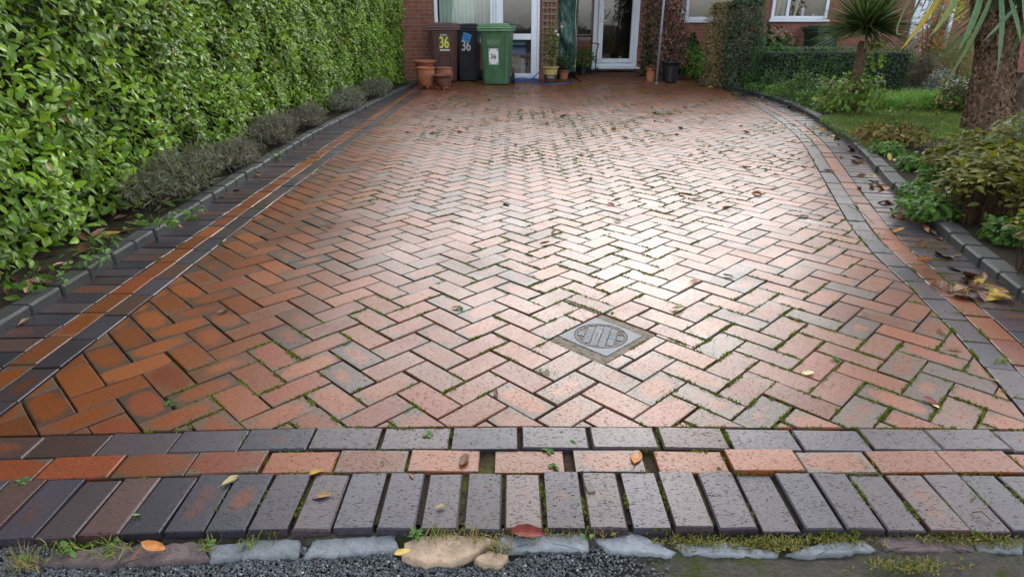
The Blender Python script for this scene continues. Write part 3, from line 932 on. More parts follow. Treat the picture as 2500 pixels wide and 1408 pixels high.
wbox(X_(1406, YB)-.02, x_dl-.0, YB+.001, YB+.25, -.1, .78)
wbox(x_dr, X_(1655, YB), YB, YB+.25, -.1, ZE)
zw1 = Z_(50, YB)
wbox(X_(1655, YB), X_(1787, YB), YB+.002, YB+.25, -.1, zw1-.03)
wbox(X_(1787, YB), xr, YB, YB+.25, -.1, ZE)
wbox(X_(1406, YB)-.02, x_dr, YB+.004, YB+.25, 2.35, ZE)
wbox(X_(1655, YB), X_(1787, YB), YB+.002, YB+.25, 2.2, ZE)
wbox(xe-.25, xe-.004, YF+.25, YB, -.1, ZE)
hpart(g, 'wall', M_WALL)
g = G()
cbox(g, xa-.2, xe+.1, YF+.95, YF+1.0, 0.0, ZE-.05, .002, (.03, .028, .026))  # near-black panels; the dimness of the unlit rooms is put into their colour
cbox(g, xe-.2, xr, YB+.95, YB+1.0, 0, ZE-.05, .002, (.022, .016, .012))
cbox(g, xa-.2, xr, YF+.26, YB+1, -.02, -.006, .001, (.05, .035, .025))
hpart(g, 'room_dark_panel', M_DARK)
g = G()
V = [(xa-.5, YF-.35, ZE+.02), (xr+.1, YF-.35, ZE+.02), (xr+.1, YF+4, ZE+1.6), (xa-.5, YF+4, ZE+1.6), (xa-.5, YF+8, ZE+.02), (xr+.1, YF+8, ZE+.02)]
V2 = [(x, y, z-.12) for x, y, z in V]
Fs = [[0, 1, 2, 3], [3, 2, 5, 4], [7, 6, 9, 8], [8, 9, 10, 11], [1, 0, 6, 7], [4, 5, 11, 10], [0, 3, 9, 6], [3, 4, 10, 9], [2, 1, 7, 8], [5, 2, 8, 11]]
g.add(V+V2, Fs, (.09, .06, .05))
roof = hpart(g, 'roof', M_TILE)
g = G()
cbox(g, xa-.5, xr+.1, YF-.37, YF-.345, ZE-.16, ZE+.0, .004, WHITE)
o = g.build('fascia', M_PVC, roof)
g = G()   # ceiling of the porch
cbox(g, xe, X_(1655, YF), YF-.1, YB, ZE-.12, ZE-.10, .002, (.25, .24, .23))
hpart(g, 'porch_ceiling', M_PVC)
def frame(g, x0, x1, z0, z1, Y, w=.06, d=.07, wb=None, wl=None, wr=None, col=WHITE):
    wb = wb or w; wl = wl or w; wr = wr or w
    cbox(g, x0, x0+wl, Y-d, Y, z0, z1, .006, col); cbox(g, x1-wr, x1, Y-d, Y, z0, z1, .006, col)
    cbox(g, x0+wl+.0005, x1-wr-.0005, Y-d+.002, Y, z0, z0+wb, .006, col); cbox(g, x0+wl+.0005, x1-wr-.0005, Y-d+.002, Y, z1-w, z1, .006, col)
def pane(parent, x0, x1, z0, z1, Y, mat=None):
    g = G(); quad(g, [(x0, Y, z0), (x1, Y, z0), (x1, Y, z1), (x0, Y, z1)])
    return g.build('pane', mat or M_GLASS, parent)
# big window with pale blinds
g = G(); frame(g, xb, xc, zs, 2.1, YF+.07, .065)
w = hpart(g, 'window', M_PVC)
g = G(); cbox(g, xb-.03, xc+.0, YF-.06, YF+.07, zs-.06, zs-.001, .008, WHITE); g.build('sill', M_PVC, w)
pane(w, xb+.05, xc-.05, zs+.05, 2.05, YF+.04)
g = G()
for k in range(14):
    x0 = xb+.09+k*.079
    if x0 > xc-.1: break
    cbx = .007*math.sin(k*1.7)
    cl = (.52, .63, .57) if k < 9 else (.42, .44, .45)
    V = [(x0+.076*i/4, YF+.14+cbx+.012*math.sin(i/4*math.pi), z) for z in (zs+.07, 2.05) for i in range(5)]
    g.add(V, [[i, i+1, i+6, i+5] for i in range(4)], cl)
g.build('blind', M_BLIND, w)
# side door: two glazed panels
g = G(); frame(g, xc+.002, xd-.002, .02, 2.1, YF+.05, .05)
dj = hpart(g, 'door_frame', M_PVC)
g = G(); dx0, dx1 = xc+.055, xd-.055
zr0, zr1 = Z_(98, YF), Z_(83, YF)
zb = Z_(180, YF)
cbox(g, dx0, dx0+.14, YF-.035, YF+.04, .06, 2.04, .008, WHITE); cbox(g, dx1-.115, dx1, YF-.035, YF+.04, .06, 2.04, .008, WHITE)
cbox(g, dx0+.1405, dx1-.1155, YF-.033, YF+.04, .06, zb, .008, WHITE)
cbox(g, dx0+.1405, dx1-.1155, YF-.033, YF+.04, zr0, zr1, .008, WHITE)
cbox(g, dx0+.1405, dx1-.1155, YF-.033, YF+.04, 1.92, 2.04, .008, WHITE)
dr = hpart(g, 'door', M_PVC)
pane(dr, dx0+.13, dx1-.11, zb-.01, zr0+.01, YF+.01); pane(dr, dx0+.13, dx1-.11, zr1-.01, 1.93, YF+.012)
g = G(); zh = Z_(66, YF)
cbox(g, dx0+.05, dx0+.085, YF-.05, YF-.035, zh-.09, zh+.09, .006, (.75, .75, .75)); cbox(g, dx0+.05, dx0+.17, YF-.085, YF-.065, zh-.01, zh+.012, .005, (.75, .75, .75))
cbox(g, dx0+.058, dx0+.077, YF-.08, YF-.05, zh-.009, zh+.011, .004, (.75, .75, .75))
g.build('handle', M_METAL, dr)
g = G()      # things seen through the lower pane
cbox(g, dx0+.16, dx0+.5, YF+.3, YF+.6, .05, .45, .02, (.30, .22, .16)); cbox(g, dx0+.2, dx0+.62, YF+.25, YF+.5, .46, .62, .03, (.10, .16, .34))
cbox(g, dx0+.25, dx0+.6, YF+.4, YF+.7, .05, .40, .02, (.42, .42, .44)); cbox(g, dx0+.17, dx0+.6, YF+.2, YF+.25, .66, .72, .01, (.10, .35, .65))
hpart(g, 'stored_boxes', M_PAINT)
# porch door, standing back on its step
g = G()
zd0 = Z_(163, YB)+.0
frame(g, x_dl, x_dr, zd0, 2.3, YB+.04, .07, .11, wl=.10, wr=.09, wb=.08)
dj = hpart(g, 'door_frame', M_PVC)
g = G(); cbox(g, x_dl-.02, x_dr+.06, YB-.20, YB+.04, zd0-.04, zd0-.001, .008, WHITE); g.build('sill', M_PVC, dj)
g = G(); a0, a1 = x_dl+.105, x_dr-.095
zb2 = Z_(143, YB)
cbox(g, a0, a0+.12, YB-.10, YB-.02, zd0+.085, 2.22, .01, WHITE); cbox(g, a1-.08, a1, YB-.10, YB-.02, zd0+.085, 2.22, .01, WHITE)
cbox(g, a0+.1205, a1-.0805, YB-.098, YB-.02, zd0+.085, zb2, .01, WHITE); cbox(g, a0+.1205, a1-.0805, YB-.098, YB-.02, 2.1, 2.22, .01, WHITE)
dr = hpart(g, 'door', M_PVC)
pane(dr, a0+.11, a1-.07, zb2-.01, 2.11, YB-.05)
g = G(); zh = Z_(51, YB)
cbox(g, a0+.05, a0+.08, YB-.12, YB-.10, zh-.12, zh+.08, .005, (.8, .8, .8)); cbox(g, a0+.05, a0+.18, YB-.16, YB-.14, zh-.01, zh+.012, .005, (.8, .8, .8)); cbox(g, a0+.057, a0+.074, YB-.155, YB-.12, zh-.009, zh+.011, .004, (.8, .8, .8))
g.build('handle', M_METAL, dr)
# side light beside the porch door
xs0 = X_(1406, YB)
g = G(); frame(g, xs0, x_dl-.003, .80, 2.34, YB+.06, .04, .05, col=(.10, .075, .055))
w = hpart(g, 'window', M_PVC); w['label'] = 'dark side window with brown frame beside the porch door'
pane(w, xs0+.03, x_dl-.03, .83, 2.3, YB+.03)
g = G(); zt0, zt1 = Z_(95, YB), Z_(87, YB)     # patterned tile band below it
for k in range(9):
    xx = xs0+.03+k*(x_dl-xs0-.06)/9; ww = (x_dl-xs0-.06)/9
    cbox(g, xx, xx+ww*.96, YB-.02, YB-.002, .70, .775, .003, (.34, .31, .27) if k % 2 else (.20, .17, .15))
    cbox(g, xx+ww*.25, xx+ww*.7, YB-.024, YB-.019, .72, .755, .002, (.06, .05, .045) if k % 2 else (.4, .37, .32))
hpart(g, 'tile_band', M_PAINT)
# kitchen window to the right of the porch
wx0, wx1 = X_(1655, YB), X_(1787, YB)
g = G(); frame(g, wx0, wx1, zw1, 2.18, YB+.05, .07, .08); xm = X_(1670, YB)
cbox(g, xm-.03, xm+.035, YB-.028, YB+.05, zw1+.071, 2.11, .006, WHITE)
w = hpart(g, 'window', M_PVC); w['label'] = 'white framed window over the hydrangeas, right of the porch'
g = G(); cbox(g, wx0-.03, wx1+.03, YB-.09, YB-.033, zw1-.05, zw1+.0, .008, WHITE); g.build('sill', M_PVC, w)
pane(w, wx0+.05, xm, zw1+.05, 2.13, YB+.0); pane(w, xm, wx1-.05, zw1+.05, 2.13, YB+.001)

# neighbouring house on the right
YN = 15.2
nx0 = X_(1853, YN); nx1 = X_(2480, YN)+1.5
nh = thing('brick_house', 'plain red brick house with white windows behind the box hedge', 'house', (nx0, YN, 0))
NL = -Vector(nh.location)
def npart(g, name, mat):
    o = g.build(name, mat, nh); o.location = NL; return o
g = G()
ww0, ww1 = X_(1882, YN, 30), X_(2020, YN, 30); wz = Z_(47, YN, 1950)
d0, d1 = X_(2213, YN), X_(2268, YN); e1 = X_(2312, YN)
wbox(nx0, ww0, YN, YN+.25, -.1, ZE)
wbox(ww0, ww1, YN+.002, YN+.25, -.1, wz-.03); wbox(ww0, ww1, YN+.002, YN+.25, 2.2, ZE)
wbox(ww1, d0, YN, YN+.25, -.1, ZE)
wbox(d0, e1, YN+.002, YN+.25, 2.15, ZE)
wbox(e1, nx1, YN, YN+.25, -.1, ZE)
wbox(nx0, nx0+.25, YN+.25, YN+7, -.1, ZE)
npart(g, 'wall', M_WALL2)
g = G(); cbox(g, nx0+.3, nx1, YN+1.0, YN+1.05, 0, ZE, .002, (.03, .02, .015)); npart(g, 'room_dark_panel', M_DARK)  # near-black panel, the unlit room's dimness put into its colour
g = G()
V = [(nx0-.3, YN-.35, ZE+.02), (nx1+.1, YN-.35, ZE+.02), (nx1+.1, YN+4, ZE+1.6), (nx0-.3, YN+4, ZE+1.6), (nx0-.3, YN+8, ZE+.02), (nx1+.1, YN+8, ZE+.02)]
V2 = [(x, y, z-.12) for x, y, z in V]
Fs = [[0, 1, 2, 3], [3, 2, 5, 4], [7, 6, 9, 8], [8, 9, 10, 11], [1, 0, 6, 7], [4, 5, 11, 10], [0, 3, 9, 6], [3, 4, 10, 9], [2, 1, 7, 8], [5, 2, 8, 11]]
g.add(V+V2, Fs, (.085, .055, .045)); npart(g, 'roof', M_TILE)
g = G(); frame(g, ww0, ww1, wz, 2.18, YN+.05, .07, .09, wb=.06); xm = X_(1923, YN, 20)
cbox(g, xm-.035, xm+.035, YN-.038, YN+.05, wz+.061, 2.11, .006, WHITE)
w = npart(g, 'window', M_PVC)
g = G(); cbox(g, ww0-.04, ww1+.04, YN-.10, YN-.043, wz-.06, wz+.0, .008, WHITE); g.build('sill', M_PVC, w)
pane(w, ww0+.05, xm, wz+.04, 2.13, YN+.0); pane(w, xm, ww1-.05, wz+.04, 2.13, YN+.001)
g = G()      # curtains and ornaments on the window board
for (pa, pb, c) in ((1893, 1902, (.40, .33, .22)), (1903, 1918, (.25, .25, .27)), (1936, 1946, (.55, .48, .33))):
    x0, x1 = X_(pa, YN+.3, 20), X_(pb, YN+.3, 20)
    P = [((x0+x1)/2+.05*math.sin(t*3), YN+.3, wz+.03+t*.95) for t in np.linspace(0, 1, 8)]
    tube(g, P, [(x1-x0)*.5*(.55+.45*math.sin(min(1, t*1.3)*2.4)) for t in np.linspace(0, 1, 8)], 10, c)
g.build('curtain', M_BLIND, w)
g = G(); lathe(g, [(.04, 0), (.04, .17), (.035, .18), (.0, .18)], 14, (.55, .58, .62), T=(X_(1957, YN+.2, 40), YN+.2, wz+.05)); g.build('ornament', M_PAINT, w); g = G(); lathe(g, [(.03, 0), (.035, .06), (.0, .07)], 12, (.35, .38, .42), T=(X_(1985, YN+.2, 40), YN+.2, wz+.05))
g.build('ornament', M_PAINT, w)
g = G(); frame(g, d0, e1, .0, 2.15, YN+.05, .07, .09); df = npart(g, 'door_frame', M_PVC)
g = G(); cbox(g, d0+.075, d0+.45, YN-.03, YN+.03, .05, 2.07, .01, WHITE); d = npart(g, 'door', M_PVC)
g = G(); cbox(g, d0+.13, d0+.26, YN-.06, YN-.03, 1.0, 1.06, .008, (.02, .02, .02)); g.build('letter_box', M_METAL, d)
pane(df, d0+.46, e1-.06, .1, 2.1, YN+.02)

# porch slab
g = G()
ys0 = gr(1500, 203)[1]
cbox(g, X_(1420, ys0, 200), X_(1672, ys0, 200), ys0, YB, -.1, .022, .006)
tag(g.build('porch_step', m_soil('porch_paving', (.13, .055, .032), (.18, .085, .05), (.09, .05, .035), 8)), kind='structure')

# ------------------------------------------------------------------ text and bins
def text(body, size, parent, mat_col, loc, rot, bold=.0, sx=1.0, name='lettering', mat=None):
    c = bpy.data.curves.new(name, 'FONT'); c.body = body; c.size = size; c.align_x = 'CENTER'; c.align_y = 'CENTER'; c.extrude = .0012
    t = bpy.data.objects.new(name, c); COL.objects.link(t)
    bpy.context.view_layer.update()
    me = bpy.data.meshes.new_from_object(t.evaluated_get(bpy.context.evaluated_depsgraph_get()))
    COL.objects.unlink(t); bpy.data.objects.remove(t)
    if bold:
        co = np.empty(len(me.vertices)*3); me.vertices.foreach_get('co', co); co = co.reshape(-1, 3)
        pol = [list(q.vertices) for q in me.polygons]; k_ = len(co)
        V_, F_ = [], []
        for i, (dx, dy) in enumerate(((0, 0), (1, 0), (-1, 0), (.5, .8), (-.5, .8), (.5, -.8), (-.5, -.8))):
            V_.append(co+np.array([dx*bold, dy*bold*.6, i*.00012])); F_ += [[v+i*k_ for v in f] for f in pol]
        me = bpy.data.meshes.new(name); me.from_pydata(np.concatenate(V_).tolist(), [], F_)
        me.polygons.foreach_set('use_smooth', np.zeros(len(me.polygons), bool))
    a = me.attributes.new('Col', 'FLOAT_COLOR', 'POINT')
    a.data.foreach_set('color', np.tile([*mat_col, 1], (len(me.vertices), 1)).astype(np.float32).ravel())
    me.materials.clear(); me.materials.append(mat or M_PAINT)
    o = bpy.data.objects.new(name, me); COL.objects.link(o); o.parent = parent
    o.location = loc; o.rotation_euler = rot; o.scale = (sx, 1, 1)
    return o
def face_plate(parent, name, x0, x1, z0, z1, y0, slope, col, mat=None, rot=0.0):
    """thin sticker on the sloping bin front; y is found from the slope"""
    g = G()
    cxx, czz = (x0+x1)/2, (z0+z1)/2
    pts = [(x0, z0), (x1, z0), (x1, z1), (x0, z1)]
    c, s = math.cos(rot), math.sin(rot)
    pts = [(cxx+(x-cxx)*c-(z-czz)*s, czz+(x-cxx)*s+(z-czz)*c) for x, z in pts]
    V = [(x, y0(z)-.002, z) for x, z in pts]+[(x, y0(z)+.002, z) for x, z in pts]
    g.add(V, [[0, 1, 2, 3], [7, 6, 5, 4], [0, 4, 5, 1], [1, 5, 6, 2], [2, 6, 7, 3], [3, 7, 4, 0]], col)
    return g.build(name, mat or M_PAINT, parent)
def wheelie_bin(name, label, loc, rz, col, lid, W=.58, H=1.07, D=.66, group='wheelie bins'):
    root = thing(name, label, 'wheelie bin', loc, rz, group)
    wb, wt = W*.40, W*.475
    db, dt = D*.36, D*.47
    hb = H-.09
    g = G()
    def loop(hw, y0, y1, z, r=.05):
        P = []
        for (cx_, cy_, a0) in ((hw-r, y1-r, 0), (-hw+r, y1-r, 90), (-hw+r, y0+r, 180), (hw-r, y0+r, 270)):
            for k in range(5):
                a = math.radians(a0+k*22.5); P.append((cx_+r*math.cos(a), cy_+r*math.sin(a), z))
        return P
    lv = [(wb*.96, -db*.98, db*.55, .015), (wb, -db, db*.6, .03), (wt*.985, -dt*.98, dt*.9, hb-.09), (wt, -dt, dt*.92, hb-.085), (wt, -dt, dt*.92, hb)]
    V = []; Fs = []
    for q in lv: V += loop(*q)
    n = 20
    for i in range(len(lv)-1):
        Fs += [[i*n+j, i*n+(j+1) % n, (i+1)*n+(j+1) % n, (i+1)*n+j] for j in range(n)]
    Fs += [list(range(n))[::-1], list(range((len(lv)-1)*n, len(lv)*n))]
    g.add(V, Fs, col)
    # moulded ribs down the sides of the front
    fy = lambda z: -(db+(dt-db)*(z-.03)/(hb-.12))
    for s in (-1, 1):
        P = [(s*(wb-.055), fy(.05)-.001, .05), (s*(wt-.065), fy(hb-.12)-.001, hb-.12)]
        tube(g, P, .008, 6, col)
    body = g.build('body', M_PLASTIC, root)
    g = G(); zl = hb
    cbox(g, -wt-.035, wt+.035, -dt-.045, dt*.95, zl-.055, zl-.012, .012, lid)
    cbox(g, -wt-.042, wt+.042, -dt-.055, dt*.95, zl-.0115, zl+.022, .012, lid)
    cbox(g, -wt-.025, wt+.025, -dt-.035, dt*.9, zl+.0225, zl+.048, .015, lid)
    cbox(g, -wt+.05, wt-.05, -dt+.02, dt*.6, zl+.0485, zl+.075, .018, lid)
    for s in (-1, 1): cbox(g, s*(wt-.02)-.02, s*(wt-.02)+.02, -dt-.03, -dt+.05, zl+.0485, zl+.07, .008, lid)
    cbox(g, -wt*.62, wt*.62, dt*.75, dt*.95, zl+.049, zl+.085, .01, lid)
    g.build('lid', M_PLASTIC, root)
    g = G(); tube(g, [(-wt, dt*.9, zl+.0), (-wt, dt+.10, zl+.03), (wt, dt+.10, zl+.03), (wt, dt*.9, zl+.0)], .016, 8, lid)
    g.build('handle', M_PLASTIC, root)
    for s in (-1, 1):
        g = G(); x = s*(wb+.045)
        th = np.linspace(0, 2*math.pi, 25)[:-1]
        prof = [(.0, -.028), (.07, -.028), (.095, -.02), (.10, 0), (.095, .02), (.07, .028), (.0, .028)]
        V = [(x+dx, db*.62+r*math.cos(a), .10+r*math.sin(a)) for r, dx in prof for a in th]
        g.add(V, [[i*24+j, i*24+(j+1) % 24, (i+1)*24+(j+1) % 24, (i+1)*24+j] for i in range(6) for j in range(24)], (.015, .015, .016))
        wl = g.build('wheel', M_RUBBER, root, smooth=True)
        g = G(); tube(g, [(x-.03, db*.62, .10), (x+.032, db*.62, .10)], .045, 12, (.05, .05, .052)); g.build('rim', M_PLASTIC, wl)
    g = G(); tube(g, [(-wb-.04, db*.62, .10), (wb+.04, db*.62, .10)], .011, 8, (.05, .05, .05)); g.build('axle', M_METAL, root)
    return root, (lambda z: fy(z)), math.atan2(dt-db, hb-.12), hb
RX90 = math.pi/2
def on_front(root, fy, sl, body, size, x, z, col, bold, sx=1.0, roll=0.0, lift=.006):
    o = text(body, size, root, col, (x, fy(z)-lift, z), (0, 0, 0), bold, sx)
    o.rotation_euler = (Matrix.Rotation(sl, 3, 'X') @ Matrix.Rotation(math.pi/2, 3, 'X') @ Matrix.Rotation(roll, 3, 'Z')).to_euler()
    return o
# brown
p = gr(1083, 202); b, fy, sl, hb = wheelie_bin('wheelie_bin', 'brown wheelie bin with yellow number 36 behind the terracotta pots', (p[0], p[1]+.33, 0), math.radians(7), (.075, .032, .026), (.13, .07, .065), .585, 1.10, .68)
zc = .735
face_plate(b, 'number_sticker', -.105, .11, zc-.135, zc+.115, fy, sl, (.10, .08, .06))
face_plate(b, 'number_sticker_strip', -.085, .105, zc-.15, zc-.122, lambda z: fy(z)-.004, sl, (.6, .6, .6))
on_front(b, fy, sl, '36', .29, .0, zc-.006, (.72, .68, .12), .009, .66)
on_front(b, fy, sl, 'SMBC', .05, .0, zc+.135, (.6, .6, .65), .001, 1.1)
g = G(); P = [(-.10, fy(.1)-.003, .1), (-.10, fy(.42)-.003, .42)]+[(-.02-.08*math.cos(a), fy(.44+.06*math.sin(a))-.003, .44+.06*math.sin(a)) for a in np.linspace(.3, math.pi-.3, 7)]+[(.10, fy(.42)-.003, .42), (.10, fy(.1)-.003, .1)]
P = [(-.10, .10), (-.10, .46), (-.085, .50), (-.05, .515), (.06, .515), (.095, .50), (.11, .46), (.11, .10)]
tube(g, [(x, fy(z)-.001, z) for x, z in P], .009, 6, (.06, .027, .022)); g.build('moulded_arch', M_PLASTIC, b)
# black
p = gr(1143, 200); b, fy, sl, hb = wheelie_bin('wheelie_bin', 'black wheelie bin with grey number 36 under a blue sticker', (p[0], p[1]+.33, 0), math.radians(-4), (.012, .013, .020), (.022, .022, .032), .485, 1.08, .58)
zc = .665
on_front(b, fy, sl, '36', .28, -.01, zc, (.50, .52, .55), .009, .66)
face_plate(b, 'blue_sticker', -.075, .09, zc+.085, zc+.235, lambda z: fy(z)-.006, sl, (.05, .30, .62), rot=-.3)
g = G()
for k in range(16):
    x, z = random.uniform(-.05, .065), zc+.16+random.uniform(-.045, .045)
    z -= (x)*.3; r = random.uniform(.006, .014)
    quad(g, [(x+r*math.cos(a)*random.uniform(.6, 1.2), fy(z)-.0095, z+r*math.sin(a)) for a in np.linspace(0, 2*math.pi, 7)[:-1]], (.03, .10, .28))
g.build('sticker_print', M_PAINT, b)
# green
p = gr(1214, 209); b, fy, sl, hb = wheelie_bin('wheelie_bin', 'green wheelie bin with small white number 36 plate in front of the door', (p[0], p[1]+.33, 0), math.radians(-9), (.055, .135, .065), (.13, .25, .14), .585, 1.09, .68)
zc = .51; xo = -.02
face_plate(b, 'number_plate', xo-.09, xo+.09, zc-.14, zc+.14, fy, sl, (.75, .76, .78))
for sx_ in (-1, 1):
    for sz in (-1, 1):
        g = G()
        P = [(xo+sx_*.082, zc+sz*.13), (xo+sx_*.05, zc+sz*.13), (xo+sx_*.072, zc+sz*.112), (xo+sx_*.082, zc+sz*.085)]
        V = [(x, fy(z)-.0045, z) for x, z in P]
        quad(g, V if sx_*sz > 0 else V[::-1], (.02, .02, .03))
        g.build('corner_mark', M_PAINT, b)
on_front(b, fy, sl, '36', .125, xo-.005, zc, (.01, .012, .03), .001, .9)
face_plate(b, 'moulded_panel', xo-.13, xo+.135, .70, .815, fy, sl, (.085, .18, .095), M_PLASTIC)
face_plate(b, 'moulded_crest', xo-.12, xo-.055, .725, .80, lambda z: fy(z)-.003, sl, (.14, .25, .16), M_PLASTIC)
for k, (a, c) in enumerate(((-.04, .12), (-.03, .10))):
    face_plate(b, 'moulded_line', xo+a, xo+c, .772-k*.034, .788-k*.034, lambda z: fy(z)-.003, sl, (.14, .25, .16), M_PLASTIC)

# ------------------------------------------------------------------ pots
def pot(name, label, px, py, prof, col, rib=None, feet=True, group=None, mat=None, soil=True, z=0.0, cat='plant pot', cols=None, n=40):
    p = gr(px, py)
    root = thing(name, label, cat, (p[0], p[1], z), random.uniform(0, 1), group)
    f = .035 if feet else .0
    g = G(); lathe(g, [(r, zz+f) for r, zz in prof], n, col, rib, cols=cols)
    g.build('pot_body', mat or M_TERRA, root, smooth=True)
    if feet:
        for k in range(3):
            a = k*2.094+.5; r = prof[0][0]*.8 if prof[0][0] > .01 else prof[1][0]*.8
            g = G(); cbox(g, r-.03, r+.05, -.022, .022, 0, .034, .01, (.36, .13, .075), [[math.cos(a), -math.sin(a), 0], [math.sin(a), math.cos(a), 0], [0, 0, 1]])
            g.build('pot_foot', M_TERRA, root)
    return root
def potprof(R, H, rim=.03, belly=0.0, base=.62, wall=.018, bowl=False):
    pr = [(0.0, 0.0), (R*base, 0.0)]
    for t in np.linspace(.08, .86, 9):
        r = R*(base+(.86-base)*t) + R*belly*math.sin(math.pi*min(1, t*1.02))
        pr.append((r, H*t))
    pr += [(R*.88, H*.88), (R*.97, H*.91), (R, H*.935), (R*1.0, H*.985), (R*.98, H), (R*.93, H), (R*.88, H*.97), (R*.80, H*.70), (R*.5, H*.66), (0.0, H*.66)]
    return pr
ribf = lambda th, z: -.03*max(0, math.cos(th*14))**12
TER = (.36, .135, .07); TER2 = (.30, .12, .07); TERD = (.17, .075, .055)
pot('terracotta_pot', 'large flared terracotta pot standing at the back against the hedge end', 1039, 206, potprof(.215, .40, belly=.02, base=.6), TER, None, True, 'terracotta pots by the bins')
pot('terracotta_pot', 'ribbed round terracotta pot in front of the large flared pot', 1041, 215, potprof(.175, .325, belly=.20, base=.6), TER, ribf, True, 'terracotta pots by the bins', n=84)
pot('terracotta_pot', 'ribbed barrel shaped terracotta pot right behind the low bowl pot', 1086, 209, potprof(.15, .29, belly=.30, base=.68), TER2, ribf, True, 'terracotta pots by the bins', n=84)
pot('terracotta_pot', 'low dark terracotta bowl pot in front of the brown bin', 1082, 217, potprof(.175, .205, belly=.08, base=.45), TERD, None, True, 'terracotta pots by the bins')
# glazed pot with its rose
pr = potprof(.165, .31, belly=.06, base=.62)
cl = [((.06, .045, .04) if z < .17 else (.36, .30, .10)) for r, z in pr]
r0 = pot('glazed_pot', 'two tone glazed pot, yellow above and dark brown below, by the trellis', 1343, 203, pr, None, None, False, None, M_GLAZE, cols=cl)
g = G()
for k in range(7):
    a = -1.57+(k-3)*.13-r0.rotation_euler[2]
    r = .152
    P = [(r*math.cos(a+.04*math.sin(j*2.1+k)), r*math.sin(a+.04*math.sin(j*2.1+k)), .10+.018*j) for j in range(3)]
    tube(g, P, .004, 5, (.5, .48, .45))
g.build('painted_mark', M_PAINT, r0)
p = gr(1343, 203)
rr = plant('rose_plant', 'tall thin rose with yellowing leaves growing in the glazed pot by the trellis', 'plant', (p[0], p[1], .20), .21, .17, .98, 620, .055, .5, [(.14, .18, .04), (.20, .22, .06), (.24, .17, .08), (.08, .12, .03)], 'dome', stems=14, srad=.005, scol=(.10, .10, .04), shell=.1)
for (px, py, c) in ((1362, 86, (.75, .68, .68)), (1357, 77, (.70, .50, .45)), (1372, 66, (.62, .45, .40))):
    g = G(); q = at(px, py, p[1]-.1)-np.array([p[0], p[1], .20])
    for k in range(8):
        th = k*.785; d = np.array([math.cos(th), -.4, math.sin(th)])
        leaves(g, q[None], np.array([[math.cos(th)*.5, -1, math.sin(th)*.5]]), d[None], .035, .03, np.array([c]), 'small')
    g.build('rose_flower', M_LEAF, rr)
pot('terracotta_pot', 'plain small terracotta pot of dark leaves beside the glazed pot', 1376, 194, potprof(.12, .19, base=.68), TER2, None, False)
p = gr(1376, 194)
plant('leafy_plant', 'dark leafy plant filling the small terracotta pot beside the glazed pot', 'plant', (p[0], p[1], .12), .20, .18, .36, 500, .06, .6, DKGREEN+[(.05, .09, .02)], 'dome', stems=8)
p = gr(1422, 186)
pot('black_pot', 'black plastic pot holding the bright green plant below the tarpaulin', 1422, 186, potprof(.13, .2, base=.75), (.012, .013, .014), None, False, None, M_PLASTIC)
plant('leafy_plant', 'bright green small leaved plant in a black pot below the tarpaulin', 'plant', (p[0], p[1], .15), .27, .2, .46, 900, .05, .5, GREEN+[(.10, .19, .04)], 'dome', stems=8)
plant('leafy_plant', 'dark bushy plant on the porch floor behind the small terracotta pot', 'plant', (*gr(1398, 184)[:2], .0), .18, .2, .34, 500, .05, .5, DKGREEN, 'dome', stems=6)

# trellis on the brick pier
tx0, tx1 = X_(1322, YF-.04), X_(1358, YF-.04)
t = thing('wooden_trellis', 'weathered wooden lattice trellis fixed to the brick pier by the door', 'trellis', ((tx0+tx1)/2, YF-.03, .28))
g = G(); hw = (tx1-tx0)/2
for k in range(17):
    cbox(g, -hw, hw, -.030, -.016, k*.118, k*.118+.034, .003, (.20, .155, .12))
for k in range(4):
    x = -hw+.01+k*(2*hw-.05)/3
    cbox(g, x, x+.03, -.0155, -.002, -.03, 1.95, .003, (.17, .13, .10))
g.build('lattice', M_WOOD, t)
# green tarpaulin
q0, q1 = at(1360, 2, YF+.22), at(1409, 2, YF+.45)
zb_ = .12
t0 = thing('tarpaulin', 'green plastic tarpaulin hanging creased between the trellis and the porch window', 'tarpaulin', (q0[0], YF+.3, zb_))
g = G(); nx, nz = 26, 44
V = []
for j in range(nz+1):
    for i in range(nx+1):
        u, v = i/nx, j/nz
        x = (q1[0]-q0[0])*u; z = v*2.2
        y = .12*u + .05*math.sin(u*7+v*3)*(1-.3*v)+.16*noise3.fractal(Vector((u*1.6, v*4.2+u*.8, 3.3)), .6, 2.1, 4)
        V.append((x+.02*math.sin(v*9), y, z))
Fs = [[j*(nx+1)+i, j*(nx+1)+i+1, (j+1)*(nx+1)+i+1, (j+1)*(nx+1)+i] for j in range(nz) for i in range(nx)]
g.add(V, Fs, (.045, .105, .085)); g.build('sheet', M_TARP, t0, smooth=True)
g = G(); tube(g, [(q1[0]-q0[0]+.02*math.sin(v*9), .12+.05*math.sin(7+v*3)*(1-.3*v)-.01, v*2.2) for v in np.linspace(0, 1, 20)], .009, 5, (.30, .36, .32)); g.build('hem', M_TARP, t0)
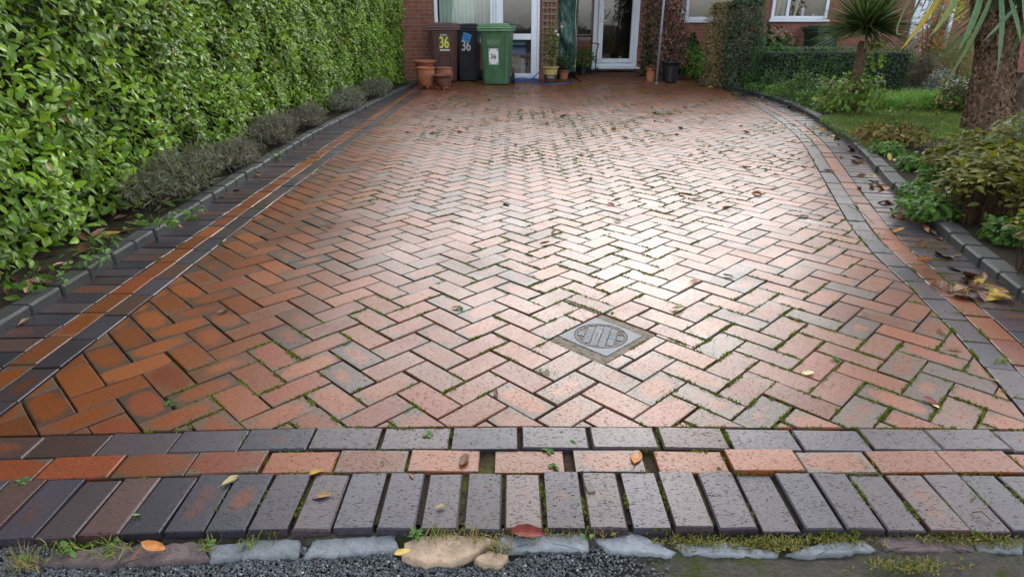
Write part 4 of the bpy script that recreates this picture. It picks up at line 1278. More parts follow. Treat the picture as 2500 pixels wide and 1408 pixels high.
# chair and trolley in the porch
pc = gr(1424, 178)
c = thing('metal_chair', 'black metal garden chair with tall oval back in the porch', 'chair', (pc[0], pc[1]+.3, .022))
g = G()
BL = (.012, .012, .013)
tube(g, [(-.17, .2, 0), (-.17, .22, .5), (-.13, .24, .82), (0, .26, .95), (.13, .24, .82), (.17, .22, .5), (.17, .2, 0)], .012, 8, BL)
g.build('back_frame', M_METAL, c)
g = G()
for (cx_, cz_, rr_) in ((0, .70, .085), (0, .70, .05), (-.05, .52, .05), (.05, .52, .05)):
    tube(g, [(cx_+rr_*math.cos(a), .235, cz_+rr_*.8*math.sin(a)) for a in np.linspace(0, 2*math.pi, 18)], .007, 6, (.03, .022, .02))
tube(g, [(0, .235, .46), (0, .235, .9)], .006, 6, BL); g.build('scrollwork', M_METAL, c)
g = G(); cbox(g, -.2, .2, -.2, .2, .43, .455, .01, BL); g.build('seat', M_METAL, c)
for sx_ in (-1, 1):
    g = G(); tube(g, [(sx_*.17, -.17, .43), (sx_*.18, -.19, 0)], .011, 8, BL); g.build('leg', M_METAL, c)
pt = gr(1452, 184)
c = thing('sack_trolley', 'black metal folding trolley frame leaning beside the porch door', 'trolley', (pt[0], pt[1]+.35, .022))
g = G()
for P in ([(-.06, 0, .02), (-.06, .02, .9)], [(.05, 0, .02), (.05, -.01, .45), (.10, -.02, .62), (.10, -.02, .62), (-.05, -.02, .64)], [(-.06, 0, .35), (.05, 0, .36)]):
    tube(g, P, .012, 6, BL)
g.build('frame', M_METAL, c)
g = G(); cbox(g, -.10, .10, -.14, 0, .01, .025, .004, BL); g.build('toe_plate', M_METAL, c)
for sx_ in (-1, 1):
    g = G(); tube(g, [(sx_*.10-.015, .03, .06), (sx_*.10+.015, .03, .06)], .055, 14, (.015, .015, .015)); g.build('wheel', M_RUBBER, c)
# blue stick and hose
q0 = gr(1377, 190); q1 = at(1357, 92, q0[1]-.1)
t = thing('broom_pole', 'slim blue pole leaning between the small pot and the trellis', 'pole', tuple(q0))
g = G(); d = q1-q0
tube(g, [(0, 0, 0), tuple(d)], .013, 8, (.05, .14, .36)); g.build('shaft', M_PLASTIC, t)
g = G(); tube(g, [tuple(d*.52), tuple(d*.57)], .02, 8, (.45, .2, .08)); g.build('collar', M_PLASTIC, t)
g = G()
pts = []
c0_ = gr(1275, 199); 
for k in range(95):
    a = k*.19; r = .27+.05*math.sin(k*.37)
    pts.append((c0_[0]+.05*math.sin(k*.05)+r*math.cos(a)*1.15, c0_[1]-.02+r*.5*math.sin(a), .010+.0006*k*.9+.006*math.sin(a*2+k)))
e = [gr(1300, 203), gr(1340, 207), gr(1375, 206), gr(1392, 203), gr(1397, 198), gr(1385, 194)]
pts += [(q[0], q[1], .012) for q in curve([tuple(x) for x in e], 30)]
tube(g, pts, .008, 7, (.03, .10, .34))
P = [(c0_[0]+.15+.22*math.sin(t*3.1), c0_[1]-.1, .02+.20*math.sin(t*math.pi)) for t in np.linspace(0, 1, 16)]
tube(g, P, .008, 7, (.03, .10, .34))
tag(g.build('garden_hose', M_HOSE, smooth=True), 'blue garden hose lying in loose coils between the green bin and glazed pot', 'hose')

# pole, pots and shrubs right of the porch door
q0, q1 = gr(1602, 205), at(1623, -20, gr(1602, 205)[1]+.1)
t = thing('support_pole', 'grey galvanised pole standing in front of the purple leaved shrub', 'pole', tuple(q0))
g = G(); tube(g, [(0, 0, 0), tuple((q1-q0)*1.5)], .021, 10, (.20, .22, .25)); g.build('shaft', M_GALV, t, smooth=True)
g = G(); cbox(g, -.03, .03, -.03, .03, 0, .02, .004, (.2, .22, .25)); g.build('foot_plate', M_GALV, t)
pot('terracotta_pot', 'tall plain terracotta pot at the foot of the grey pole', 1587, 202, potprof(.105, .27, base=.72), (.33, .13, .075), None, False)
p = gr(1587, 202); plant('withered_plant', 'withered brown plant in the tall terracotta pot at the pole foot', 'plant', (p[0], p[1], .2), .12, .12, .14, 120, .06, .4, [(.16, .07, .03), (.10, .05, .03)], 'dome', stems=5, mat=M_DULL)
pot('black_pot', 'large black plastic tub holding the purple leaved shrub', 1634, 202, potprof(.19, .40, base=.74), (.012, .012, .015), None, False, None, M_PLASTIC)
p = gr(1634, 201)
plant('purple_shrub', 'purple red leaved shrub growing from the large black tub beside the pole', 'shrub', (p[0]+.02, p[1]+.16, .30), .36, .3, 1.55, 4600, .07, .42, [(.12, .03, .04), (.19, .07, .07), (.24, .13, .09), (.06, .03, .028), (.32, .22, .18), (.07, .09, .03)], 'column', stems=20, scol=(.07, .04, .03), srad=.006, lean=(-.20, 0), shell=.15, mat=M_LEAF, up=.2)
p = gr(1572, 190)
plant('climbing_shrub', 'dark green shrub growing against the right side of the porch door', 'shrub', (p[0]+.14, p[1]+.1, .0), .26, .25, 1.75, 1900, .085, .5, DKGREEN+[(.05, .085, .03)], 'column', stems=12, shell=.1, lean=(.03, 0))

# ------------------------------------------------------------------ right hand garden
zg = .045
def gp(px, py): return gr(px, py, zg)
def shrub(name, label, px, py, rx, h, n, L, w, cols, ry=None, cat='shrub', dy=0, **kw):
    p = gp(px, py)
    return plant(name, label, cat, (p[0], p[1]+dy, zg-.02), rx, ry or rx, h, n, L, w, cols, **kw)
shrub('hydrangea', 'dark green hydrangea under the window right of the porch', 1685, 180, .36, .80, 900, .12, .6, [(.03, .075, .02), (.04, .10, .03)], dy=.8, kind='laurel')
shrub('leafy_shrub', 'bright lime green shrub between the purple shrub and the clipped column', 1693, 190, .26, .60, 900, .075, .55, LIME, kind='small')
shrub('dry_shrub', 'half dead brown conifer shrub left of the dark clipped column', 1748, 205, .30, 1.38, 7500, .06, .22, [(.22, .16, .07), (.17, .12, .06), (.13, .14, .05), (.27, .21, .10)], shape='column', stems=40, scol=(.14, .08, .045), srad=.007, mat=M_DULL, shell=.2, kind='needle')
shrub('clipped_shrub', 'dark blue green clipped columnar shrub right of the dry conifer', 1800, 208, .36, 1.45, 8500, .06, .36, [(.05, .095, .055), (.08, .125, .075), (.13, .17, .11), (.08, .07, .04)], shape='column', stems=24, mat=M_LEAF, shell=.5)
hy = shrub('hydrangea', 'hydrangea with faded pink flower heads behind the box hedge', 1905, 190, .55, .92, 1300, .13, .6, [(.045, .10, .025), (.07, .14, .035)], dy=.9, kind='laurel')
g = G()
for k in range(34):
    a = random.uniform(0, 6.28); e = random.uniform(.1, 1.2)
    c = np.array([.52*math.cos(a)*math.cos(e), -abs(.5*math.sin(a)*math.cos(e)), .55+.40*math.sin(e)])
    n = 26
    q = unit(rng.normal(0, 1, (n, 3)))
    leaves(g, c+q*.055, q, rng.normal(0, 1, (n, 3)), .03, .03, pal([(.38, .20, .15), (.42, .30, .22), (.30, .22, .12), (.45, .38, .36)], n), 'small')
g.build('flower_head', M_LEAF, hy)
p0, p1 = gp(1852, 222), gp(2222, 222)
bw = (p1[0]-p0[0])/2
plant('box_hedge', 'low dark clipped box hedge behind the small palm', 'hedge', ((p0[0]+p1[0])/2, p0[1]+.32, zg-.02), bw, .33, .70, 15000, .036, .5, [(.03, .085, .03), (.045, .115, .038), (.08, .16, .05), (.022, .055, .022)], 'box', stems=30, outward=1.0, up=.5, srad=.008)
g = G(); cbox(g, -bw+.08, bw-.08, -.25, .25, .03, .62, .03, (.008, .015, .007))  # near-black filler box, its colour stands for shade among the leaves
o = g.build('dark_core', M_DULL, bpy.data.objects['box_hedge'])
# bin behind the hedge
p = gp(2000, 205)
b, fy, sl, hb = wheelie_bin('wheelie_bin', 'dark green wheelie bin standing behind the box hedge by the brick wall', (X_(2003, 14.6), 14.6, zg-.02), .12, (.018, .04, .028), (.022, .05, .034), .56, 1.02, .62, None)
face_plate(b, 'number_plate', -.08, .06, .74, .80, fy, sl, (.14, .18, .20))

# weeds and ground cover along the right kerb
cover = [(1800, 208, .20, .14), (1850, 222, .26, .16), (1895, 236, .22, .2), (1935, 245, .3, .34), (1985, 262, .28, .26), (1880, 226, .2, .4), (1960, 250, .25, .5), (2020, 272, .25, .16), (1830, 215, .2, .3), (2005, 258, .25, .42)]
desc = ['tiny green weed at the far end of the right kerb', 'low spreading bright weed below the clipped column shrub', 'pale green weed behind the kerb in front of the box hedge', 'bushy weed against the left part of the box hedge',
        'leafy weed just left of the small palm', 'upright thin weed at the left end of the box hedge', 'tallest feathery weed in front of the box hedge', 'low weed by the kerb just left of the lawn', 'short green weed between the two clipped shrubs and the kerb', 'weed with pointed leaves beside the small palm trunk']
for (px, py, r, h), ds_ in zip(cover, desc):
    shrub('weed', ds_, px, py, r, h, int(380*r/.22), .05, .42, LIME+GREEN if h < .3 else GREEN+[(.07, .10, .04)], cat='weed', stems=8, srad=.003, scol=(.07, .10, .03), group='weeds along the right kerb', ry=r*1.2)
for k, (px, py, h) in enumerate(((1905, 232, .75), (1950, 245, .82), (1990, 255, .72), (1930, 240, .6), (2035, 262, .8))):
    p = gp(px, py)
    t = thing('tall_weed', ['thin bare weed stalk furthest left before the box hedge', 'tall pale weed stalk in front of the box hedge', 'leaning weed stalk before the middle of the box hedge', 'short thin weed stalk among the weeds before the box hedge', 'tall weed stalk just left of the palm trunk'][k], 'weed', (p[0], p[1], zg), 0, 'thin weed stalks before the box hedge')
    g = G(); lx, ly = random.uniform(-.15, .15), random.uniform(-.1, .1)
    tube(g, [(0, 0, 0), (lx*.3, ly*.3, h*.5), (lx, ly, h)], [.005, .004, .002], 5, (.10, .12, .05)); g.build('stem', M_TWIG, t)
    g = G(); n = 26; tt = rng.random(n)
    leaves(g, np.stack([lx*tt**1.5, ly*tt**1.5, h*tt], 1), np.array([0, 0, 1])+rng.normal(0, .5, (n, 3)), rng.normal(0, 1, (n, 3)), .07, .014, pal(GREEN, n), 'small'); g.build('leaf', M_LEAF, t)

# lawn
def lawn():
    poly = [(2000, 292), (2050, 276), (2120, 262), (2230, 258), (2330, 262), (2390, 300), (2360, 330), (2230, 348), (2130, 372), (2070, 338)]
    P = np.array([gp(*q)[:2] for q in poly])
    lo, hi = P.min(0), P.max(0)
    N = 60000
    q = rng.uniform(lo, hi, (N, 2))
    ins = np.zeros(N, bool)
    j = len(P)-1
    for i in range(len(P)):
        c = ((P[i, 1] > q[:, 1]) != (P[j, 1] > q[:, 1])) & (q[:, 0] < (P[j, 0]-P[i, 0])*(q[:, 1]-P[i, 1])/(P[j, 1]-P[i, 1]+1e-9)+P[i, 0])
        ins ^= c; j = i
    q = q[ins]; N = len(q)
    g = G(); tip = rng.normal(0, .5, (N, 3)); tip[:, 2] = 1
    c = pal([(.075, .16, .025), (.10, .20, .035), (.13, .21, .05), (.17, .18, .07)], N, .25)*(1+.3*np.sin(q[:, 0]*3+q[:, 1]*2)*np.sin(q[:, 1]*5))[:, None]
    leaves(g, np.column_stack([q, np.full(N, zg-.012)]), rng.normal(0, 1, (N, 3)), tip, rng.uniform(.03, .075, N), .006, c, 'blade')
    tag(g.build('lawn_grass', M_LEAF), 'short bright green lawn grass between the palm and the large trunk', 'grass', kind='stuff')
lawn()
for (px, py, rx, n, lab) in ((2190, 262, .75, 3200, 'thick clump of long fresh grass below the box hedge'), (2270, 262, .5, 1600, 'smaller clump of long grass right of the thick one below the box hedge')):
    p = gp(px, py)
    t = thing('long_grass', lab, 'grass clump', (p[0], p[1], zg-.02), 0, 'long grass clumps on the lawn')
    g = G(); a = rng.uniform(0, 6.28, n); r = np.sqrt(rng.random(n))
    pos = np.stack([np.cos(a)*r*rx, np.sin(a)*r*.4, 0*a], 1); tip = rng.normal(0, .35, (n, 3))+np.array([.1, -.1, 1]); 
    leaves(g, pos, rng.normal(0, 1, (n, 3)), tip, rng.uniform(.14, .30, n), .010, pal([(.07, .19, .02), (.11, .26, .03), (.16, .30, .06)], n), 'blade', zs=2.0)
    g.build('blades', M_LEAF, t)

# cordyline palms
def crown(g, c, n, L, W_, cols, zmin=-.5, droop=.35, seg=5):
    for i in range(n):
        a = random.uniform(0, 6.28); e = math.asin(random.uniform(zmin, 1.0))
        d = np.array([math.cos(a)*math.cos(e), math.sin(a)*math.cos(e), math.sin(e)])
        l = L*random.uniform(.75, 1.1); w_ = W_*random.uniform(.7, 1.2)
        s = np.cross(d, [0, 0, 1]); s /= np.linalg.norm(s)+1e-9
        nn = np.cross(s, d)
        col = np.array(random.choice(cols))*random.uniform(.75, 1.25)
        dr = droop*random.uniform(.3, 1.3)*math.cos(e)
        V = []
        for k in range(seg+1):
            t = k/seg
            p = np.array(c)+d*l*t-np.array([0, 0, 1])*dr*l*t**2.3
            ww = w_*(.55+.45*math.sin(min(1, t*1.6)*math.pi/2))*(1-t**3)*.5+.0004
            V += [p+s*ww+nn*ww*.35, p, p-s*ww+nn*ww*.35]
        Fs = []
        for k in range(seg):
            b = k*3; Fs += [[b, b+1, b+4, b+3], [b+1, b+2, b+5, b+4]]
        g.add(V, Fs, col)
p = gp(2072, 275); q = at(2108, 112, p[1])
t = thing('cordyline_palm', 'small cordyline palm with round spiky head on a thin curved trunk', 'palm', tuple(p))
d = q-p
g = G()
P = [(-.03, 0, -.05), (0, 0, .06), (d[0]*.35, 0, d[2]*.35), (d[0]*.75, 0, d[2]*.72), (d[0], 0, d[2]+.05)]
Q = curve(P, 26)
tube(g, Q, [.105*(1-.42*min(1, k/8)) + .006*math.sin(k*2.2) for k in range(26)], 14, (.13, .085, .06))
n = 500
k = rng.integers(0, 25, n); a = rng.uniform(0, 6.28, n); base = Q[k]
rad = np.array([.105*(1-.42*min(1, kk/8)) for kk in k])
nr = np.stack([np.cos(a), np.sin(a), .3+0*a], 1)
leaves(g, base+np.stack([np.cos(a), np.sin(a), 0*a], 1)*rad[:, None], nr, np.stack([np.cos(a)*.4, np.sin(a)*.4, np.ones(n)], 1), .05, .035, pal([(.14, .09, .06), (.09, .06, .045), (.18, .12, .08)], n), 'small')
g.build('trunk', M_BARK, t)
g = G(); crown(g, d+np.array([0, 0, .20]), 520, .68, .034, [(.035, .085, .025), (.05, .11, .035), (.08, .13, .05), (.13, .16, .07), (.03, .06, .02)], -.22, .14)
crown(g, d+np.array([0, 0, .13]), 34, .60, .024, [(.30, .27, .17), (.24, .20, .10)], -.35, .2)
g.build('crown', M_LEAF, t)
plant('leafy_weed', 'yellow green leafy sucker plant around the foot of the small palm', 'weed', (p[0]-.1, p[1]-.12, zg-.02), .42, .3, .50, 800, .07, .6, LIME+[(.22, .30, .06), (.18, .12, .05)], stems=14, srad=.004)
plant('leafy_weed', 'tall pale leaved sapling right beside the small palm trunk', 'weed', (p[0]+.22, p[1]+.05, zg-.02), .17, .15, .85, 170, .085, .55, [(.14, .25, .05), (.20, .31, .07)], 'column', stems=6, srad=.004, shell=.1)

def trunk_chips(g, Q, R, n, cols, L=.06):
    k = rng.integers(0, len(Q)-1, n); f = rng.random(n)[:, None]; a = rng.uniform(0, 6.28, n)
    base = Q[k]*(1-f)+Q[k+1]*f
    rad = np.array(R)[k]
    o = np.stack([np.cos(a), np.sin(a), 0*a], 1)
    leaves(g, base+o*rad[:, None]*1.0, o+np.array([0, 0, .35])+rng.normal(0, .15, (n, 3)), o*.25+np.array([0, 0, -1])+rng.normal(0, .35, (n, 3)), rng.uniform(.5, 1.2, n)*L, L*.75, pal(cols, n, .35), 'small', zs=2.2)
BARKC = [(.20, .13, .085), (.13, .085, .055), (.27, .18, .12), (.08, .05, .035)]
p = gp(2418, 318)
YT = p[1]
big = thing('cordyline_tree', 'old large cordyline with thick rough forked trunk and hanging blade leaves', 'palm tree', tuple(p))
def tr(pts, r0, n, name='trunk'):
    Q = curve([tuple(at(x, y, YT+dy)-p) for x, y, dy in pts], 40)
    Q = Q if Q.shape[1] == 3 else Q
    R_ = np.interp(np.linspace(0, 1, 40), np.linspace(0, 1, len(r0)), r0)
    g = G(); tube(g, Q, R_*(1+.03*np.sin(np.arange(40)*1.7)), 26, (.06, .04, .028))
    trunk_chips(g, Q, R_, n, BARKC, .052)
    return g.build(name, M_BARK, big)
tr([(2412, 330, 0), (2418, 260, 0), (2428, 170, 0), (2436, 110, 0), (2445, 60, 0)], [.25, .215, .18, .17, .17], 5600)
tr([(2430, 115, -.02), (2412, 50, -.03), (2404, -20, -.05), (2402, -120, 0), (2400, -230, 0)], [.15, .11, .10, .10, .09], 2200)
tr([(2448, 80, .02), (2468, 30, 0), (2480, -40, 0), (2490, -120, 0), (2500, -260, 0)], [.16, .14, .14, .13, .12], 2200)
tr([(2455, 300, .05), (2485, 235, .3), (2530, 165, .6), (2580, 60, .9)], [.075, .075, .07, .06], 500, 'side_stem')
g = G()
for c in ((2400, -240), (2500, -270), (2560, -60), (2330, -420), (2480, -520), (2640, -330)):  # last heads listed are out of view, added to darken reflections in the paving
    crown(g, at(c[0], c[1], YT)-p, 210, 1.05, .055, [(.04, .09, .035), (.06, .12, .05), (.08, .13, .06)], -.75, .55)
g.build('crown', M_LEAF, big)
# blades that hang into view
hang = [((2310, -60), (2285, 5), (2196, 126), 15, (.10, .13, .03), (.42, .30, .03), -1.6),
        ((2350, -60), (2325, 10), (2268, 92), 17, (.10, .19, .08), (.22, .24, .10), -1.5),
        ((2400, -40), (2378, 40), (2338, 128), 17, (.07, .15, .07), (.12, .20, .09), -1.4),
        ((2420, -10), (2375, 90), (2303, 212), 11, (.08, .15, .06), (.12, .16, .07), -1.4),
        ((2440, -20), (2445, 60), (2434, 182), 13, (.07, .16, .09), (.14, .21, .12), -1.3),
        ((2462, -10), (2478, 40), (2494, 106), 11, (.07, .15, .08), (.16, .24, .12), -1.3),
        ((2482, 15), (2445, 55), (2398, 104), 9, (.09, .16, .10), (.16, .20, .14), -1.3),
        ((2496, -30), (2499, 20), (2502, 62), 8, (.10, .18, .12), (.2, .26, .16), -1.3),
        ((2235, -30), (2190, 70), (2215, 75), 4, (.10, .15, .08), (.2, .2, .1), -.5)]
for A, B, C, w_, c0c, c1c, dy in hang:
    g = G(); Y = YT+dy
    A3, B3, C3 = (np.array(at(*s, Y+o)) for s, o in ((A, .15), (B, 0), (C, -.05)))
    wm = w_/2/ (F_PX/Y)
    V, C_ = [], []
    for k in range(13):
        t = k/12
        pnt = (1-t)**2*A3+2*t*(1-t)*(2*B3-.5*A3-.5*C3)+t*t*C3
        tg = unit((2*(1-t)*((2*B3-.5*A3-.5*C3)-A3)+2*t*(C3-(2*B3-.5*A3-.5*C3)))[None])[0]
        s = np.cross(tg, [0, 1, 0]); s /= np.linalg.norm(s)
        ww = wm*(.75+.25*math.sin(t*3))*(1-t**4)+.0006
        for u, f in ((1, .3), (0, 0), (-1, .3)):
            V.append(pnt+s*ww*u+np.array([0, -1, 0])*ww*f-p); C_.append(np.array(c0c)*(1-t)+np.array(c1c)*t)
    Fs = []
    for k in range(12):
        b = k*3; Fs += [[b, b+1, b+4, b+3], [b+1, b+2, b+5, b+4]]
    g.add(V, Fs, np.array(C_))
    g.build('hanging_blade', M_LEAF, big)

# plants between the lawn and the brick wall
shrub('grass_mound', 'grey brown clipped mound with pale grass tuft, right of the box hedge', 2258, 214, .30, .62, 3000, .07, .10, [(.12, .095, .06), (.09, .08, .05), (.15, .14, .11), (.07, .08, .05)], kind='needle', mat=M_DULL, dy=.2, stems=10)
shrub('ornamental_grass', 'reddish brown arching ornamental grass before the brick wall', 2345, 205, .55, 1.0, 3200, .22, .035, [(.20, .10, .06), (.24, .14, .08), (.16, .17, .06), (.26, .24, .11)], kind='blade', dy=1.2, stems=0, mat=M_DULL, tipup=.1)
shrub('ornamental_grass', 'yellow green drooping grass behind the large trunk', 2395, 215, .45, .85, 1800, .20, .035, [(.16, .18, .05), (.22, .22, .08), (.10, .12, .03)], kind='blade', dy=.9, stems=0, mat=M_DULL, tipup=-.2)
shrub('silver_plant', 'silvery grey leaved plant below the reddish grass', 2290, 228, .25, .38, 500, .06, .5, [(.14, .17, .15), (.20, .23, .21), (.10, .13, .10)], mat=M_DULL)
shrub('rose_bush', 'low dark rose bush with orange tinted leaves left of the large trunk', 2350, 275, .34, .48, 1100, .06, .6, [(.03, .07, .02), (.045, .095, .03), (.08, .15, .04), (.16, .09, .04)])
shrub('yellow_weed', 'yellow flowered weed stalk on the lawn before the rose bush', 2288, 288, .08, .48, 40, .05, .5, [(.35, .16, .04), (.30, .22, .04), (.10, .15, .04)], shape='column', stems=3, cat='weed', srad=.004)
shrub('bare_rose', 'thin arching green briar stems between the kerb and the lawn', 2215, 352, .35, .45, 130, .05, .4, GREEN+[(.18, .14, .05)], stems=22, srad=.004, scol=(.08, .10, .04))
shrub('dry_bracken', 'yellow brown dying ground plants beside the lawn', 2170, 352, .35, .22, 600, .06, .5, [(.20, .14, .04), (.13, .08, .03), (.10, .12, .03), (.26, .20, .05)], stems=10, mat=M_DULL)
# red maple and yellow twigs in front of the door
p = at(2280, 60, 12.2)
plant('red_maple', 'small maple with orange red autumn leaves in front of the white door', 'shrub', (p[0], 12.2, zg), .30, .25, 1.75, 420, .07, .75, [(.42, .10, .04), (.36, .06, .03), (.30, .16, .05), (.12, .16, .04)], 'column', stems=10, srad=.007, z0=0, shell=.1, scol=(.09, .06, .04))
p = at(2345, 10, 10.4)
t = thing('yellow_branch_shrub', 'shrub branch with pale yellow leaves hanging before the brick wall', 'shrub', (p[0]+.2, 10.4, zg))
g = G(); 
for k in range(5):
    a = at(2405-k*8, -50, 10.4)-np.array(t.location); b = at(2345+random.uniform(-30, 30), 15+random.uniform(-15, 35), 10.4)-np.array(t.location)
    tube(g, [(0, 0, -.05), (.02, 0, 1.0), tuple(a), tuple((a+b)/2+np.array([0, 0, .03])), tuple(b)], [.014, .011, .006, .004, .002], 5, (.12, .09, .05))
g.build('stem', M_TWIG, t)
g = G(); n = 130
px = rng.normal(2342, 22, n); py = rng.normal(5, 22, n)
pos = np.array([at(x, y, 10.4+random.uniform(-.1, .1)) for x, y in zip(px, py)])-np.array(t.location)
leaves(g, pos, rng.normal(0, 1, (n, 3)), np.array([0, 0, -.6])+rng.normal(0, .6, (n, 3)), .055, .04, pal([(.42, .38, .08), (.34, .32, .08), (.28, .30, .06)], n), 'small'); g.build('foliage', M_LEAF, t)

# olive leaved undershrubs in the near right bed
OLIVE = [(.13, .15, .018), (.18, .17, .02), (.09, .12, .018), (.19, .19, .035), (.16, .11, .022), (.10, .15, .03)]
OLIVE2 = [(.10, .15, .06), (.16, .19, .09), (.12, .15, .04), (.20, .22, .10)]
ol = [(2365, 535, .20, .37, 330, 'olive leaved undershrub at the front left of the bed, close to the kerb'),
      (2455, 520, .30, .45, 560, 'broad olive leaved undershrub in the middle of the right bed'),
      (2560, 470, .40, .58, 700, 'grey green leaved undershrub below the large trunk'),
      (2345, 448, .28, .30, 420, 'low yellowing undershrub beside the lawn edge'),
      (2440, 440, .38, .38, 620, 'olive undershrub in front of the base of the large trunk'),
      (2545, 680, .17, .42, 190, 'nearest olive undershrub with broad leaves at the right edge of the photo'),
      (2620, 650, .24, .48, 300, 'tall olive undershrub half outside the right edge of the photo'),
      (2550, 580, .22, .44, 300, 'olive undershrub behind the nearest one, over bare twigs')]
for i, (px, py, r, h, n, lab) in enumerate(ol):
    shrub('undershrub', lab, px, py, r, h, n, .066, .46, OLIVE2 if i == 2 else OLIVE, shape='canopy', kind='laurel', stems=130, srad=.003, scol=(.085, .05, .035), group='olive leaved undershrubs in the right bed', up=.9, tipup=-.05, outward=.5, mat=M_LEAF)
br = [(2165, 376, .15, .12, 'bright broad leaved weed at the kerb beside the lawn'), (2225, 412, .13, .13, 'broad bright green weed with orange leaf tips over the kerb'), (2275, 445, .11, .15, 'green weed leaning on the olive undershrub'),
      (2265, 525, .18, .14, 'low crinkled green weed hanging over the right kerb'), (2330, 515, .12, .13, 'small green weed under the olive undershrub'), (2460, 590, .14, .16, 'dark green weed deep under the nearest undershrub'), (2235, 490, .12, .14, 'tiny green weed between the kerb stones and bare twigs')]
for px, py, r, h, lab in br:
    shrub('weed', lab, px, py, r, h, int(260*r/.17), .052, .5, LIME+GREEN, cat='weed', stems=6, srad=.003, scol=(.08, .12, .03), kind='laurel', up=.8, group='broad leaved weeds by the right kerb')
# weeds at the left kerb
lw = [(470, 532, .10, .09, 'green weed with notched leaves growing at the foot of the left kerb', 0.0), (385, 548, .13, .08, 'long leaved weed lying over the left kerb top', .09), (225, 640, .10, .07, 'small grey green weed under the laurel hedge near the road', .06),
      (100, 690, .14, .07, 'pale spreading weed at the near end of the left bed', .06), (670, 392, .07, .07, 'yellowish weed against the left kerb foot under the lavender', 0.0), (250, 600, .08, .06, 'low green weed beside the yellow leaf under the hedge', .06), (905, 215, .14, .3, 'pale grey green leafy plant near the far end of the hedge', .06)]
for px, py, r, h, lab, z in lw:
    p = gr(px, py, z)
    plant('weed', lab, 'weed', (p[0], p[1], z-.005), r, r, h, int(14+900*r*r), .05, .4, LIME+GREEN, 'dome', up=.9, kind='laurel', stems=4, srad=.003, scol=(.07, .11, .03), group='weeds along the left kerb')

# ------------------------------------------------------------------ inspection cover
ca = math.radians(45)
t = thing('inspection_cover', 'grey square inspection cover with round ribbed lid set in the herringbone paving', 'manhole cover', (COVER_C[0], COVER_C[1], -.012), ca)
g = G()
HW = .118
n = 64; rr_ = .106
V = []
sq = []
for i in range(n):
    a = 2*math.pi*i/n
    m = max(abs(math.cos(a)), abs(math.sin(a)))
    sq.append((HW*math.cos(a)/m, HW*math.sin(a)/m))
V = [(x, y, .012) for x, y in sq]+[(rr_*math.cos(2*math.pi*i/n), rr_*math.sin(2*math.pi*i/n), .012) for i in range(n)]+[(rr_*math.cos(2*math.pi*i/n), rr_*math.sin(2*math.pi*i/n), .001) for i in range(n)]+[(x, y, -.03) for x, y in sq]
Fs = []
for i in range(n):
    j = (i+1) % n
    Fs += [[i, j, n+j, n+i], [n+i, n+j, 2*n+j, 2*n+i], [3*n+i, 3*n+j, j, i]]
GY = (.085, .10, .112)
g.add(V, Fs, GY); g.build('frame', M_PLATE, t)
g = G()
lathe(g, [(0, .0), (.101, .0), (.102, .010), (.099, .0115), (.094, .0115), (.093, .007), (0, .0071)], 64, (.035, .042, .048))
la = math.radians(-62)
Ml = np.array([[math.cos(la), -math.sin(la), 0], [math.sin(la), math.cos(la), 0], [0, 0, 1]])
st = .031
for i in range(-3, 4):
    for j in range(-6, 7):
        x0, x1, y0, y1 = i*st+.0015, (i+1)*st-.0015, j*.0175+.0012, (j+1)*.0175-.0012
        if i in (-1,) and j in (-2, -1, 0, 1, 2): y0, y1 = -2*.0175, 3*.0175; 
        if i == -1 and j in (-1, 0, 1, 2): continue
        mx = max(math.hypot(x, y) for x in (x0, x1) for y in (y0, y1))
        if mx < .094: cbox(g, x0, x1, y0, y1, .0065, .0115, .0012, GY, Ml)
g.build('lid', M_PLATE, t)
g = G()
for k in range(8):
    y = -.028+k*.0085
    cbox(g, -.022, -.010, y, y+.0045, .0113, .0128, .0006, (.14, .155, .165), Ml)
    if k % 2: cbox(g, .038, .052, y*.8, y*.8+.004, .0113, .0128, .0006, (.14, .155, .165), Ml)
g.build('raised_lettering', M_PLATE, t)
# mortar round it
g = G()
P = [uv2(HOLE[0]+.03, HOLE[2]+.03), uv2(HOLE[1]-.03, HOLE[2]+.03), uv2(HOLE[1]-.03, HOLE[3]-.03), uv2(HOLE[0]+.03, HOLE[3]-.03)]
rough_slab(g, ccw(P), -.003, .03, (.17, .14, .105), .0012, 8)
tag(g.build('mortar_patch', M_STONE), kind='structure')

# ------------------------------------------------------------------ fallen leaves, twigs, tufts
def leaf_mesh(seed):
    r = random.Random(seed)
    nx, ny = 7, 4
    curl = r.uniform(-.5, .9); fold = r.uniform(.1, .9); tw = r.uniform(-.6, .6); wd = r.uniform(.36, .56)
    V = []
    for i in range(nx+1):
        u = i/nx
        w = wd*math.sin(math.pi*min(1, u*.93+.03))**.8
        for j in range(-2, 3):
            v = j/2
            ww = w*.5*v*(1+r.uniform(-.10, .10))
            y = ww*math.cos(fold*abs(v)); z = abs(ww)*math.sin(fold*abs(v))+curl*.28*(u-.5)**2+tw*ww*(u-.5)+r.uniform(-.012, .012)
            V.append((u-.5, y, z))
    zmin = min(v[2] for v in V)
    V = [(x, y, z-zmin+.006) for x, y, z in V]
    Fs = [[i*5+j, i*5+j+1, (i+1)*5+j+1, (i+1)*5+j] for i in range(nx) for j in range(4)]
    return V, Fs
LC = {'brown': (.11, .045, .02), 'red': (.17, .022, .012), 'orange': (.38, .14, .025), 'yellow': (.48, .34, .07), 'pale': (.55, .46, .24), 'dark': (.028, .016, .012), 'tan': (.34, .20, .09), 'green': (.10, .17, .03)}
LM = {}
